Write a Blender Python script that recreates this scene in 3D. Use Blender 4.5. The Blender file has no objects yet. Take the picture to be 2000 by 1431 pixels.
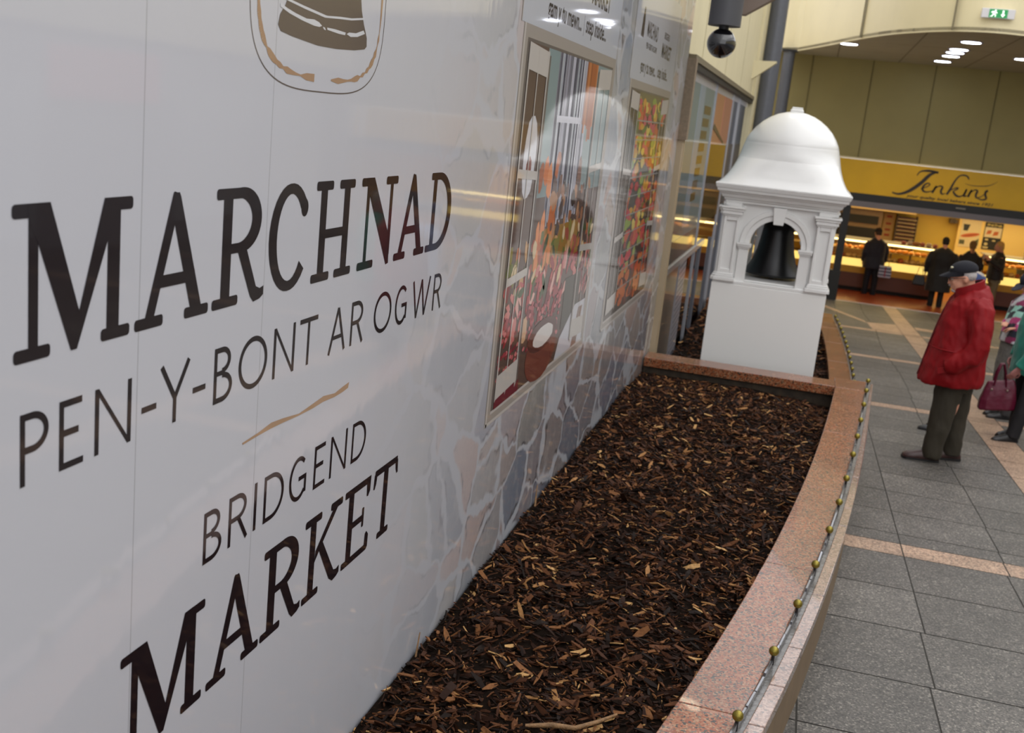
import bpy, bmesh, math, random
from mathutils import Vector, Matrix, noise
from mathutils.geometry import tessellate_polygon
random.seed(7)
S = bpy.context.scene
COL = S.collection
PI = math.pi

# ------------------------------------------------------------------ camera
cd = bpy.data.cameras.new('camera'); cam = bpy.data.objects.new('camera', cd); COL.objects.link(cam)
cam.matrix_world = Matrix(((0.95919, -0.15555, 0.23612, 0), (0.26380, 0.19167, -0.94534, 0), (0.10179, 0.96905, 0.22488, 0), (0, 0, 0, 1)))
cd.sensor_width = 36; cd.lens = 38.574; cd.clip_end = 200; cd.clip_start = .05
cd.dof.use_dof = True; cd.dof.focus_distance = 3.1; cd.dof.aperture_fstop = 5.6
S.camera = cam
# ------------------------------------------------------------------ world: overcast daylight through the glazed roof
wd = bpy.data.worlds.new('overcast'); S.world = wd; wd.use_nodes = True
wn = wd.node_tree.nodes; wl = wd.node_tree.links
bg = wn['Background']; bg.inputs[1].default_value = 1.25
tc = wn.new('ShaderNodeTexCoord'); sp = wn.new('ShaderNodeSeparateXYZ'); cr = wn.new('ShaderNodeValToRGB')
wl.new(tc.outputs['Generated'], sp.inputs[0]); wl.new(sp.outputs[2], cr.inputs[0]); wl.new(cr.outputs[0], bg.inputs[0])
cr.color_ramp.elements[0].position = 0.0; cr.color_ramp.elements[0].color = (.95, .95, .97, 1)
cr.color_ramp.elements[1].position = 0.75; cr.color_ramp.elements[1].color = (1.0, 1.0, 1.03, 1)
S.view_settings.view_transform = 'Standard'; S.view_settings.look = 'None'; S.view_settings.gamma = 1
S.view_settings.exposure = 0.27
S.view_settings.use_curve_mapping = False
def light(name, kind, loc, power, col=(1, 1, 1), size=1, size_y=None, rot=(0, 0, 0), spot=None):
    l = bpy.data.lights.new(name, kind); l.energy = power; l.color = col
    if kind == 'AREA':
        l.size = size
        if size_y: l.shape = 'RECTANGLE'; l.size_y = size_y
    else: l.shadow_soft_size = size
    if spot: l.spot_size = spot; l.spot_blend = .6
    o = bpy.data.objects.new(name, l); COL.objects.link(o); o.location = loc; o.rotation_euler = rot
    return o
light('skylight', 'AREA', (3.0, 8.0, 5.2), 230, (1.0, .985, .96), 5.5, 18)
light('bakery_ceiling_light', 'AREA', (3.5, 31.2, -1.45), 100, (1.0, .84, .44), 6, 3)
light('bakery_front_light', 'AREA', (3.0, 27.6, -1.45), 9, (1.0, .72, .34), 6, 1.2)

# ------------------------------------------------------------------ materials
def lin(c):
    return tuple(((v/255)/12.92 if v <= 10 else ((v/255+.055)/1.055)**2.4) for v in c)
MATS = {}
def mat(name, rgb=(128, 128, 128), rough=.6, metal=0, spec=.5, coat=0, emit=0, noise_amt=0, noise_scale=20, bump=0, bump_scale=60, attr=None, coat_rough=.05, stretch=None, ramp=None, sheen=0, emitcol=None):
    if name in MATS: return MATS[name]
    m = bpy.data.materials.new(name); m.use_nodes = True; MATS[name] = m
    nt = m.node_tree; N = nt.nodes; L = nt.links; b = N['Principled BSDF']
    c = lin(rgb); b.inputs['Base Color'].default_value = (*c, 1)
    b.inputs['Roughness'].default_value = rough; b.inputs['Metallic'].default_value = metal
    b.inputs['Specular IOR Level'].default_value = spec
    b.inputs['Coat Weight'].default_value = coat; b.inputs['Coat Roughness'].default_value = coat_rough
    if sheen: b.inputs['Sheen Weight'].default_value = sheen
    if emit:
        b.inputs['Emission Color'].default_value = (*(lin(emitcol) if emitcol else c), 1); b.inputs['Emission Strength'].default_value = emit
    src = None
    if attr:
        a = N.new('ShaderNodeAttribute'); a.attribute_name = attr; src = a.outputs['Color']
    t = N.new('ShaderNodeTexCoord'); vec = t.outputs['Object']
    if stretch:
        mp = N.new('ShaderNodeMapping'); mp.inputs['Scale'].default_value = stretch; L.new(vec, mp.inputs[0]); vec = mp.outputs[0]
    if ramp:
        n = N.new('ShaderNodeTexNoise'); n.inputs['Scale'].default_value = noise_scale; n.inputs['Detail'].default_value = 5; L.new(vec, n.inputs[0])
        r = N.new('ShaderNodeValToRGB'); L.new(n.outputs[0], r.inputs[0])
        while len(r.color_ramp.elements) < len(ramp): r.color_ramp.elements.new(.5)
        for e, (p, cc) in zip(r.color_ramp.elements, ramp): e.position = p; e.color = (*lin(cc), 1)
        src = r.outputs[0]
    elif noise_amt:
        n = N.new('ShaderNodeTexNoise'); n.inputs['Scale'].default_value = noise_scale; n.inputs['Detail'].default_value = 4; L.new(vec, n.inputs[0])
        mr = N.new('ShaderNodeMapRange'); mr.inputs[1].default_value = .3; mr.inputs[2].default_value = .7
        mr.inputs[3].default_value = 1-noise_amt; mr.inputs[4].default_value = 1+noise_amt; L.new(n.outputs[0], mr.inputs[0])
        mx = N.new('ShaderNodeVectorMath'); mx.operation = 'SCALE'; L.new(mr.outputs[0], mx.inputs['Scale'])
        if src: L.new(src, mx.inputs[0])
        else: mx.inputs[0].default_value = c
        src = mx.outputs[0]
    if src: L.new(src, b.inputs['Base Color'])
    if bump:
        n2 = N.new('ShaderNodeTexNoise'); n2.inputs['Scale'].default_value = bump_scale; n2.inputs['Detail'].default_value = 3; L.new(vec, n2.inputs[0])
        bp = N.new('ShaderNodeBump'); bp.inputs['Strength'].default_value = bump; bp.inputs['Distance'].default_value = .01
        L.new(n2.outputs[0], bp.inputs['Height']); L.new(bp.outputs[0], b.inputs['Normal'])
    return m

def granite(name, cols, scale=90, rough=.16, coat=.5, seed=0):
    m = bpy.data.materials.new(name); m.use_nodes = True; MATS[name] = m
    nt = m.node_tree; N = nt.nodes; L = nt.links; b = N['Principled BSDF']
    t = N.new('ShaderNodeTexCoord')
    v = N.new('ShaderNodeTexVoronoi'); v.inputs['Scale'].default_value = scale; L.new(t.outputs['Object'], v.inputs['Vector'])
    sx = N.new('ShaderNodeSeparateXYZ'); L.new(v.outputs['Color'], sx.inputs[0])
    r = N.new('ShaderNodeValToRGB'); r.color_ramp.interpolation = 'CONSTANT'; L.new(sx.outputs[0], r.inputs[0])
    while len(r.color_ramp.elements) < len(cols): r.color_ramp.elements.new(.5)
    for e, (p, cc) in zip(r.color_ramp.elements, cols): e.position = p; e.color = (*lin(cc), 1)
    n = N.new('ShaderNodeTexNoise'); n.inputs['Scale'].default_value = 3.5; n.inputs['Detail'].default_value = 4; L.new(t.outputs['Object'], n.inputs[0])
    mr = N.new('ShaderNodeMapRange'); mr.inputs[1].default_value = .3; mr.inputs[2].default_value = .7; mr.inputs[3].default_value = .82; mr.inputs[4].default_value = 1.15; L.new(n.outputs[0], mr.inputs[0])
    a = N.new('ShaderNodeAttribute'); a.attribute_name = 'tone'
    mm = N.new('ShaderNodeMath'); mm.operation = 'MULTIPLY'; L.new(mr.outputs[0], mm.inputs[0]); L.new(a.outputs['Fac'], mm.inputs[1])
    mx = N.new('ShaderNodeVectorMath'); mx.operation = 'SCALE'; L.new(r.outputs[0], mx.inputs[0]); L.new(mm.outputs[0], mx.inputs['Scale'])
    L.new(mx.outputs[0], b.inputs['Base Color'])
    b.inputs['Roughness'].default_value = rough; b.inputs['Coat Weight'].default_value = coat; b.inputs['Coat Roughness'].default_value = .03
    return m

# ------------------------------------------------------------------ mesh building
class MB:
    def __init__(s): s.v = []; s.f = []; s.c = []; s.cur = (1, 1, 1)
    def add(s, vs, fs):
        o = len(s.v); s.v += [tuple(p) for p in vs]; s.f += [tuple(i+o for i in f) for f in fs]; s.c += [s.cur]*len(fs); return s
    def box(s, x0, x1, y0, y1, z0, z1):
        return s.add([(x, y, z) for z in (z0, z1) for y in (y0, y1) for x in (x0, x1)],
                     [(0, 2, 3, 1), (4, 5, 7, 6), (0, 1, 5, 4), (2, 6, 7, 3), (0, 4, 6, 2), (1, 3, 7, 5)])
    def quad(s, a, b, c, d): return s.add([a, b, c, d], [(0, 1, 2, 3)])
    def prism(s, pts, fn, t0, t1):
        """extrude 2-D outline pts; fn(a, b, t) -> 3-D point"""
        n = len(pts); tri = tessellate_polygon([[Vector((p[0], p[1], 0)) for p in pts]])
        vs = [fn(a, b, t0) for a, b in pts]+[fn(a, b, t1) for a, b in pts]
        fs = [tuple(t) for t in tri]+[tuple(n+i for i in reversed(t)) for t in tri]+[(i, (i+1) % n, n+(i+1) % n, n+i) for i in range(n)]
        return s.add(vs, fs)
    def flat(s, pts, fn):
        tri = tessellate_polygon([[Vector((p[0], p[1], 0)) for p in pts]])
        return s.add([fn(a, b) for a, b in pts], [tuple(t) for t in tri])
    def rings(s, rs, close=True):
        n = len(rs[0]); o = [p for r in rs for p in r]; fs = []
        for k in range(len(rs)-1):
            for i in range(n): fs.append((k*n+i, k*n+(i+1) % n, (k+1)*n+(i+1) % n, (k+1)*n+i))
        if close: fs += [tuple(reversed(range(n))), tuple((len(rs)-1)*n+i for i in range(n))]
        return s.add(o, fs)
    def lathe(s, prof, c=(0, 0, 0), n=24, close=True):
        return s.rings([[(c[0]+r*math.cos(2*PI*i/n), c[1]+r*math.sin(2*PI*i/n), c[2]+z) for i in range(n)] for r, z in prof], close)
    def tube(s, pts, rad, n=10, flat=1.0, close=True):
        pts = [Vector(p) for p in pts]; rs = []; up = None
        for i, p in enumerate(pts):
            d = (pts[min(i+1, len(pts)-1)]-pts[max(i-1, 0)]).normalized()
            if up is None:
                up = Vector((0, 0, 1)) if abs(d.z) < .9 else Vector((0, 1, 0))
            a = (up-d*up.dot(d)).normalized(); up = a; b = d.cross(a)
            r = rad[i] if isinstance(rad, (list, tuple)) else rad
            rs.append([p+a*(r*flat*math.cos(2*PI*k/n))+b*(r*math.sin(2*PI*k/n)) for k in range(n)])
        return s.rings(rs, close)
    def ell(s, c, r, n=14, m=9, rot=None):
        rs = []; R = rot or Matrix.Identity(3); c = Vector(c)
        for j in range(1, m):
            t = PI*j/m
            rs.append([c+R@Vector((r[0]*math.sin(t)*math.cos(2*PI*i/n), r[1]*math.sin(t)*math.sin(2*PI*i/n), -r[2]*math.cos(t))) for i in range(n)])
        k = len(rs)*n; o = len(s.v); s.rings(rs, False)
        s.add([c+R@Vector((0, 0, -r[2])), c+R@Vector((0, 0, r[2]))], [])
        fs = [(o+(i+1) % n, o+i, o+k) for i in range(n)]+[(o+k-n+i, o+k-n+(i+1) % n, o+k+1) for i in range(n)]
        s.f += fs; s.c += [s.cur]*len(fs); return s
    def build(s, name, m=None, parent=None, smooth=False, attr=False, tone=False, off=(0, 0, 0)):
        me = bpy.data.meshes.new(name)
        o3 = Vector(off); me.from_pydata([tuple(Vector(p)-o3) for p in s.v], [], s.f)
        if m: me.materials.append(m)
        if attr or tone:
            at = me.color_attributes.new('col' if attr else 'tone', 'FLOAT_COLOR', 'CORNER'); buf = []
            for p, c in zip(me.polygons, s.c): buf += list((c if len(c) == 3 else c[:3])+(1,))*p.loop_total
            at.data.foreach_set('color', buf)
        if smooth:
            me.polygons.foreach_set('use_smooth', [True]*len(me.polygons))
        me.update()
        b = bmesh.new(); b.from_mesh(me); bmesh.ops.recalc_face_normals(b, faces=b.faces) if not attr else None; b.to_mesh(me); b.free()
        if smooth: 
            try: me.set_sharp_from_angle(angle=math.radians(50))
            except Exception: pass
        o = bpy.data.objects.new(name, me); COL.objects.link(o)
        if parent: o.parent = parent
        elif off != (0, 0, 0): o.location = off
        return o
def tag(o, label=None, cat=None, group=None, kind=None):
    if label: o['label'] = label
    if cat: o['category'] = cat
    if group: o['group'] = group
    if kind: o['kind'] = kind
    return o
def empty(name, loc=(0, 0, 0), label=None, cat=None, group=None, rz=0):
    o = bpy.data.objects.new(name, None); COL.objects.link(o); o.location = loc; o.rotation_euler.z = rz; o.empty_display_size = .1
    return tag(o, label, cat, group)
def struct(o): o['kind'] = 'structure'; return o
def bevel(o, w=.01, seg=2):
    b = o.modifiers.new('bevel', 'BEVEL'); b.width = w; b.segments = seg; b.limit_method = 'ANGLE'; return o
def copy_tree(o, parent=None):
    c = o.copy(); COL.objects.link(c); c.parent = parent
    for ch in list(o.children): copy_tree(ch, c)
    return c
def FZ(y): return -1.985-.0555*y            # the mall floor falls away from the camera

# ------------------------------------------------------------------ common materials
white_vinyl = None
M_cream = mat('cream_panel', (214, 204, 168), .55, noise_amt=.03, noise_scale=3)
M_creamd = mat('cream_joint', (120, 110, 84), .7)
M_white = mat('white_paint', (226, 226, 224), .35, coat=.6, coat_rough=.10, bump=.04, bump_scale=12, stretch=(1, 1, 14))
M_grey = mat('grey_paint', (92, 95, 104), .35, noise_amt=.05)
M_black = mat('black_paint', (22, 22, 24), .45)
M_dark = mat('dark_recess', (24, 20, 18), .8)
M_steel = mat('steel', (150, 152, 158), .28, metal=.9, bump=.1, bump_scale=30)
M_soil = mat('soil', (22, 15, 10), .95, spec=.05, bump=.8, bump_scale=60, noise_amt=.4, noise_scale=40)
M_glassdark = mat('window_glass', (18, 20, 24), .03, spec=.8, coat=1.0, coat_rough=.015, bump=.0)

# =================================================================== LARGE STRUCTURE
# --- floor: granite pavers laid on the slope
M_pave = granite('floor_granite', [(0, (60, 58, 55)), (.25, (78, 75, 71)), (.55, (92, 88, 83)), (.8, (105, 101, 95)), (.93, (136, 131, 122))], 140, .5, 0)
M_pink = granite('floor_pink_granite', [(0, (136, 112, 94)), (.3, (168, 138, 116)), (.6, (184, 156, 132)), (.88, (114, 98, 86))], 110, .45, 0)
M_joint = mat('floor_joint', (52, 49, 44), .9)
fl = MB(); fl.quad((-1.2, -4, FZ(-4)), (9, -4, FZ(-4)), (9, 26.2, FZ(26.2)), (-1.2, 26.2, FZ(26.2)))
floor = fl.build('floor', M_joint); struct(floor)
bands = [(6.64, 6.90), (12.04, 12.30), (16.2, 16.46), (20.1, 20.4)]
rows = []
y = -4.0; hs = [.62, .64, .66]
edges = [-4.0, -3.4, -2.74, -2.1, -1.44, -.8, -.14, .52, 1.18, 1.84, 2.48, 3.12, 3.5, 4.12, 4.73, 5.39, 6.01, 6.64, 6.90, 7.12, 7.68, 8.26, 8.87, 9.5, 10.15, 10.8, 11.4, 12.04, 12.30, 12.97, 13.6, 14.5, 15.1, 15.7, 16.2, 16.46, 17.1, 17.75, 18.4, 19.0, 19.6, 20.1, 20.4, 21.0, 21.9, 22.5, 23.1, 23.7, 24.4, 25.0, 25.6, 26.2]
tiles = MB(); pinks = MB()
def tile(mb, x0, x1, y0, y1, t):
    g = .004; h = .0025; mb.cur = (t, t, t)
    mb.quad((x0+g, y0+g, FZ(y0)+h), (x1-g, y0+g, FZ(y0)+h), (x1-g, y1-g, FZ(y1)+h), (x0+g, y1-g, FZ(y1)+h))
for a, b in zip(edges[:-1], edges[1:]):
    isb = any(abs(a-p) < .01 for p, q in bands)
    ls = .86 + .035*(a-5.4 if a < 5.4 else 0)
    xs = [-1.2, -.9, -.3, .27, ls+.02, 1.47+.03*math.sin(a), 1.96, 2.28, 2.9, 3.5, 4.1, 4.7, 5.3, 5.9, 6.5, 7.1, 7.7, 8.3, 9.0]
    for x0, x1 in zip(xs[:-1], xs[1:]):
        strip = abs(x0-1.96) < .01 and a > -5
        if strip and 9 < a: tile(pinks, x0, x1, a, b, random.uniform(.9, 1.04) if not isb else .72)
        elif strip: tile(pinks, x0, x1, a, b, random.uniform(.9, 1.04))
        elif isb: tile(pinks, x0, x1, a, b, random.uniform(.95, 1.1))
        else: tile(tiles, x0, x1, a, b, random.choice([.92, .97, 1.0, 1.04, 1.12, 1.26]))
pinks.cur = (1, 1, 1)
for pp in ([(.66, 24.3), (1.38, 21.9), (1.40, 21.45), (.66, 23.7)], [(1.40, 21.6), (1.955, 21.9), (1.955, 20.42), (1.45, 20.42)], [(2.29, 21.9), (3.4, 21.6), (3.4, 21.1), (2.29, 21.4)]):
    pinks.add([(a_, b_, FZ(b_)+.005) for a_, b_ in pp], [(0, 1, 2, 3)])
to = tiles.build('floor_pavers', M_pave, floor, tone=True); po = pinks.build('floor_bands', M_pink, floor, tone=True)
# bakery floor (red tiles)
M_red = mat('red_floor_tile', (150, 62, 30), .35, noise_amt=.12, noise_scale=6, coat=.2)
fb = MB(); fb.quad((-6, 26.2, FZ(26.2)+.004), (12, 26.2, FZ(26.2)+.004), (12, 33.6, FZ(30.0)), (-6, 33.6, FZ(30.0)))
struct(fb.build('floor_bakery', M_red))

# --- left wall behind the graphic, cream panels over the display window
M_wallin = mat('wall_board', (150, 150, 150), .7)
w = MB(); w.box(-1.6, -1.125, -3.5, 9.12, -2.6, 4.2)
struct(w.build('wall_left', M_wallin))
w = MB(); w.box(-1.6, -1.1, 9.12, 17.7, .60, 4.2)
cr_ = struct(w.build('wall_left_upper', M_cream))
j = MB()
for yy in (10.12, 12.6, 15.1): j.box(-1.101, -1.097, yy-.012, yy+.012, .6, 4.2)
j.build('panel_joint', mat('cream_joint_pale', (176, 166, 132), .7), cr_)
w = MB(); w.box(-1.6, -1.06, 17.7, 18.25, -3.1, 4.2); w.box(-1.6, -1.1, 18.25, 19.9, -3.2, 4.2)
struct(w.build('wall_left_end', M_cream))
w = MB(); w.box(-6, -1.3, 19.9, 20.1, -3.4, 4.2)
struct(w.build('wall_left_return', M_cream))
# --- right hand shop row across the mall
w = MB(); w.box(9.0, 9.5, -4, 26.2, -3.6, 4.2)
wr = struct(w.build('wall_right', mat('grey_shopfront', (150, 150, 156), .6)))
w = MB(); w.box(8.85, 9.0, -4, 26.2, .55, 3.6); w.build('fascia_panel', M_cream, wr)
w = MB(); w.box(8.9, 9.0, 14.5, 17.2, -.5, .3); w.build('pink_sign_panel', mat('pink_panel', (214, 120, 130), .5), wr)
w = MB()
for yy in (2, 5.2, 8.4, 11.6, 18.0, 21.2): w.box(8.96, 9.0, yy, yy+2.6, -2.6, -.2)
w.build('shop_pane', mat('shop_pane', (176, 182, 190), .2), wr)
for yy in (0.0, 14.8): pass
w = MB(); w.box(-1.6, 9.5, -4.4, -4, -2.6, -.9)
struct(w.build('wall_back', mat('grey_shopfront', (150, 150, 156), .6)))

# --- far end: panelled wall above the bakery, flat soffit with curved front
H = 1.91
M_olive = mat('olive_panel', (150, 138, 88), .6, noise_amt=.04, noise_scale=2)
w = MB(); w.box(-6, 12, 26.2, 26.5, -.20, H+.5)
wf = struct(w.build('wall_far', M_olive))
j = MB()
for xx in (-1.7, -.40, .90, 2.21, 3.51, 4.8, 6.1): j.box(xx-.012, xx+.012, 26.19, 26.2, -.2, H)
j.build('panel_joint', mat('olive_joint', (112, 102, 64), .8), wf)
arc = [(-1.6, 25.9), (-.845, 25.3), (-.713, 25.10), (-.092, 23.095), (.418, 21.3), (.866, 20.05), (1.25, 19.35), (1.582, 18.9), (1.9, 18.63), (2.3, 18.5), (2.724, 18.6), (3.2, 18.95), (3.7, 19.7), (4.2, 20.9), (4.8, 23.0), (5.5, 25.2), (9.0, 25.6)]
# smooth the plan curve
def smooth_curve(p, k=6):
    out = []
    for i in range(len(p)-1):
        p0, p1, p2, p3 = p[max(i-1, 0)], p[i], p[i+1], p[min(i+2, len(p)-1)]
        for q in range(k):
            t = q/k
            out.append(tuple(.5*((2*p1[c])+(-p0[c]+p2[c])*t+(2*p0[c]-5*p1[c]+4*p2[c]-p3[c])*t*t+(-p0[c]+3*p1[c]-3*p2[c]+p3[c])*t**3) for c in range(len(p1))))
    return out+[tuple(p[-1])]
arcs = arc[:3]+smooth_curve(arc[2:-2], 5)[1:]+arc[-1:]
poly = arcs+[(9.0, 26.3), (-1.6, 26.3)]
w = MB(); w.prism(poly, lambda a, b, t: (a, b, t), H, H+.05)
M_soffit = mat('soffit_board', (150, 138, 112), .65, noise_amt=.05, noise_scale=3)
so = struct(w.build('ceiling', M_soffit))
j = MB()
for xa, yn in ((.1, 22.7), (1.4, 19.4), (2.75, 18.9)):
    j.add([(xa, 26.2, H-.003), (xa+.02, 26.2, H-.003), (xa+.02, yn, H-.003), (xa, yn, H-.003)], [(0, 1, 2, 3)])
for yy in (21.9, 24.0): j.add([(-.2 if yy > 23 else .9, yy, H-.003), (4.2, yy, H-.003), (4.2, yy+.02, H-.003), (-.2 if yy > 23 else .9, yy+.02, H-.003)], [(0, 1, 2, 3)])
j.build('soffit_joint', mat('soffit_joint', (96, 84, 60), .8), so)
w = MB(); n = len(arcs)
vs = [(a, b, z) for z in (H-.02, 4.3) for a, b in arcs]
w.add(vs, [(i, i+1, n+i+1, n+i) for i in range(n-1)])
M_fascia = mat('fascia_cream', (232, 220, 180), .5, noise_amt=.03, noise_scale=1.5)
fa = struct(w.build('trim_1', M_fascia))
sol = fa.modifiers.new('thick', 'SOLIDIFY'); sol.thickness = .04; sol.offset = 1
j = MB()
for (xa, ya) in ((.42, 21.27), (1.70, 18.77), (3.45, 19.25)):
    j.box(xa-.012, xa+.012, ya-.09, ya-.03, H, 4.3)
j.build('fascia_joint', M_creamd, fa)

# =================================================================== THE PRINTED WALL GRAPHIC
WX = -1.1
g = empty('wall_graphic', (WX, 4.5, -1.95), 'large glossy white and stone-print vinyl market graphic covering the left wall', 'graphic')
GO = Vector((WX, 4.5, -1.95))
def wfn(layer): return lambda a, b: (WX+layer*.0004, a, b)
def vinyl_material():
    m = bpy.data.materials.new('stone_print_vinyl'); m.use_nodes = True
    nt = m.node_tree; N = nt.nodes; L = nt.links; b = N['Principled BSDF']
    def math_(op, a, b_=None, c=None, clamp=False):
        n = N.new('ShaderNodeMath'); n.operation = op; n.use_clamp = clamp
        for i, v in enumerate((a, b_, c)):
            if v is None: continue
            if isinstance(v, (int, float)): n.inputs[i].default_value = v
            else: L.new(v, n.inputs[i])
        return n.outputs[0]
    def mixc(f, a, c):
        n = N.new('ShaderNodeMix'); n.data_type = 'RGBA'; n.clamp_factor = True
        if isinstance(f, (int, float)): n.inputs[0].default_value = f
        else: L.new(f, n.inputs[0])
        for i, v in ((6, a), (7, c)):
            if isinstance(v, tuple): n.inputs[i].default_value = (*lin(v), 1)
            else: L.new(v, n.inputs[i])
        return n.outputs[2]
    def smooth(v, lo, hi):
        n = N.new('ShaderNodeMapRange'); n.interpolation_type = 'SMOOTHSTEP'; n.inputs[1].default_value = lo; n.inputs[2].default_value = hi; L.new(v, n.inputs[0]); return n.outputs[0]
    t = N.new('ShaderNodeTexCoord'); s3 = N.new('ShaderNodeSeparateXYZ'); L.new(t.outputs['Object'], s3.inputs[0])
    Y, Z = s3.outputs[1], s3.outputs[2]
    def ns(scale, detail=4, vec=None, rough=.55):
        n = N.new('ShaderNodeTexNoise'); n.inputs['Scale'].default_value = scale; n.inputs['Detail'].default_value = detail; n.inputs['Roughness'].default_value = rough
        L.new(vec or t.outputs['Object'], n.inputs[0]); return n
    n1 = ns(3.2, 3)
    d = N.new('ShaderNodeVectorMath'); d.operation = 'MULTIPLY_ADD'; L.new(n1.outputs['Color'], d.inputs[0]); d.inputs[1].default_value = (0, .26, .22); L.new(t.outputs['Object'], d.inputs[2])
    n1b = ns(16, 3)
    d2 = N.new('ShaderNodeVectorMath'); d2.operation = 'MULTIPLY_ADD'; L.new(n1b.outputs['Color'], d2.inputs[0]); d2.inputs[1].default_value = (0, .035, .035); L.new(d.outputs[0], d2.inputs[2])
    mp = N.new('ShaderNodeMapping'); mp.inputs['Scale'].default_value = (0, 2.6, 3.7); L.new(d2.outputs[0], mp.inputs[0])
    ve = N.new('ShaderNodeTexVoronoi'); ve.voronoi_dimensions = '3D'; ve.feature = 'DISTANCE_TO_EDGE'; ve.inputs['Scale'].default_value = 1; L.new(mp.outputs[0], ve.inputs['Vector'])
    vc = N.new('ShaderNodeTexVoronoi'); vc.inputs['Scale'].default_value = 1; L.new(mp.outputs[0], vc.inputs['Vector'])
    sc = N.new('ShaderNodeSeparateXYZ'); L.new(vc.outputs['Color'], sc.inputs[0])
    r = N.new('ShaderNodeValToRGB'); L.new(sc.outputs[0], r.inputs[0])
    cols = [(0, (120, 128, 142)), (.22, (150, 156, 162)), (.4, (176, 168, 158)), (.58, (184, 160, 146)), (.74, (196, 166, 154)), (.88, (136, 148, 164)), (1, (168, 162, 144))]
    while len(r.color_ramp.elements) < len(cols): r.color_ramp.elements.new(.5)
    for e, (p, cc) in zip(r.color_ramp.elements, cols): e.position = p; e.color = (*lin(cc), 1)
    # slate-blue shift low down and to the right, where the print is deeper in tone
    lowm = math_('MULTIPLY', smooth(Z, 1.05, .35), smooth(Y, -1.6, 1.2))
    stone = mixc(math_('MULTIPLY', lowm, .8), r.outputs[0], mixc(sc.outputs[1], (84, 96, 120), (140, 122, 112)))
    n2 = ns(9, 6, None, .7); n3 = ns(45, 5, None, .7)
    stone = mixc(math_('MULTIPLY', smooth(n2.outputs[0], .45, .75), .45), stone, (196, 190, 184))
    stone = mixc(math_('MULTIPLY', smooth(n3.outputs[0], .5, .8), .4), stone, (104, 102, 104))
    nw = ns(4.5, 2)
    dist = math_('SUBTRACT', ve.outputs['Distance'], math_('MULTIPLY', smooth(nw.outputs[0], .38, .66), .055))
    edge = smooth(dist, .0, .05)
    stone = mixc(math_('SUBTRACT', 1, edge), stone, (186, 189, 196))
    ne = ns(6, 3)
    crack = math_('MULTIPLY', smooth(dist, .03, .05), smooth(dist, .10, .06))
    crack = math_('MULTIPLY', crack, smooth(ne.outputs[0], .5, .62))
    stone = mixc(math_('MULTIPLY', crack, .9), stone, (70, 68, 72))
    # veil of white that thickens towards the lettering on the left
    nv = ns(1.3, 3)
    yy = math_('ADD', Y, math_('MULTIPLY', math_('SUBTRACT', nv.outputs[0], .5), 1.2))
    yy = math_('SUBTRACT', yy, math_('MULTIPLY', Z, .10))
    veil = math_('MULTIPLY_ADD', smooth(yy, -2.0, .4), .82, 0.0)
    veil = math_('ADD', veil, math_('MULTIPLY', lowm, .28))
    veil2 = math_('MINIMUM', veil, .97)
    col = mixc(veil2, (194, 195, 202), stone)
    # seams between the vinyl widths
    for ys in (-2.83, -2.37, -.25, 1.95):
        sm = math_('COMPARE', Y, ys, .0014); col = mixc(math_('MULTIPLY', sm, .5), col, (120, 120, 124))
    L.new(col, b.inputs['Base Color'])
    b.inputs['Roughness'].default_value = .42; b.inputs['Coat Weight'].default_value = 1; b.inputs['Coat Roughness'].default_value = .045; b.inputs['Coat IOR'].default_value = 1.5
    mps = N.new('ShaderNodeMapping'); mps.inputs['Scale'].default_value = (1, 9, .5); L.new(t.outputs['Object'], mps.inputs[0])
    nb = ns(1.0, 2, mps.outputs[0]); nb2 = ns(26, 2)
    hh = math_('ADD', nb.outputs[0], math_('MULTIPLY', nb2.outputs[0], .05))
    bp = N.new('ShaderNodeBump'); bp.inputs['Strength'].default_value = .18; bp.inputs['Distance'].default_value = .004; L.new(hh, bp.inputs['Height'])
    L.new(bp.outputs[0], b.inputs['Normal']); L.new(bp.outputs[0], b.inputs['Coat Normal'])
    return m
p = MB(); p.box(WX-.02, WX, -3.5, 9.12, -2.3, 2.6)
p.build('vinyl_panel', vinyl_material(), g, off=GO)
def vin(name, rgb, attr=None, na=0): return mat(name, rgb, .5, spec=.15, coat=1, coat_rough=.045, attr=attr, noise_amt=na, noise_scale=60)
M_ink = vin('print_ink', (22, 12, 18)); M_ink2 = vin('print_ink_brown', (92, 80, 72)); M_gold = vin('print_gold', (166, 134, 104)); M_pale = vin('print_pale', (205, 206, 210))

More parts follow.
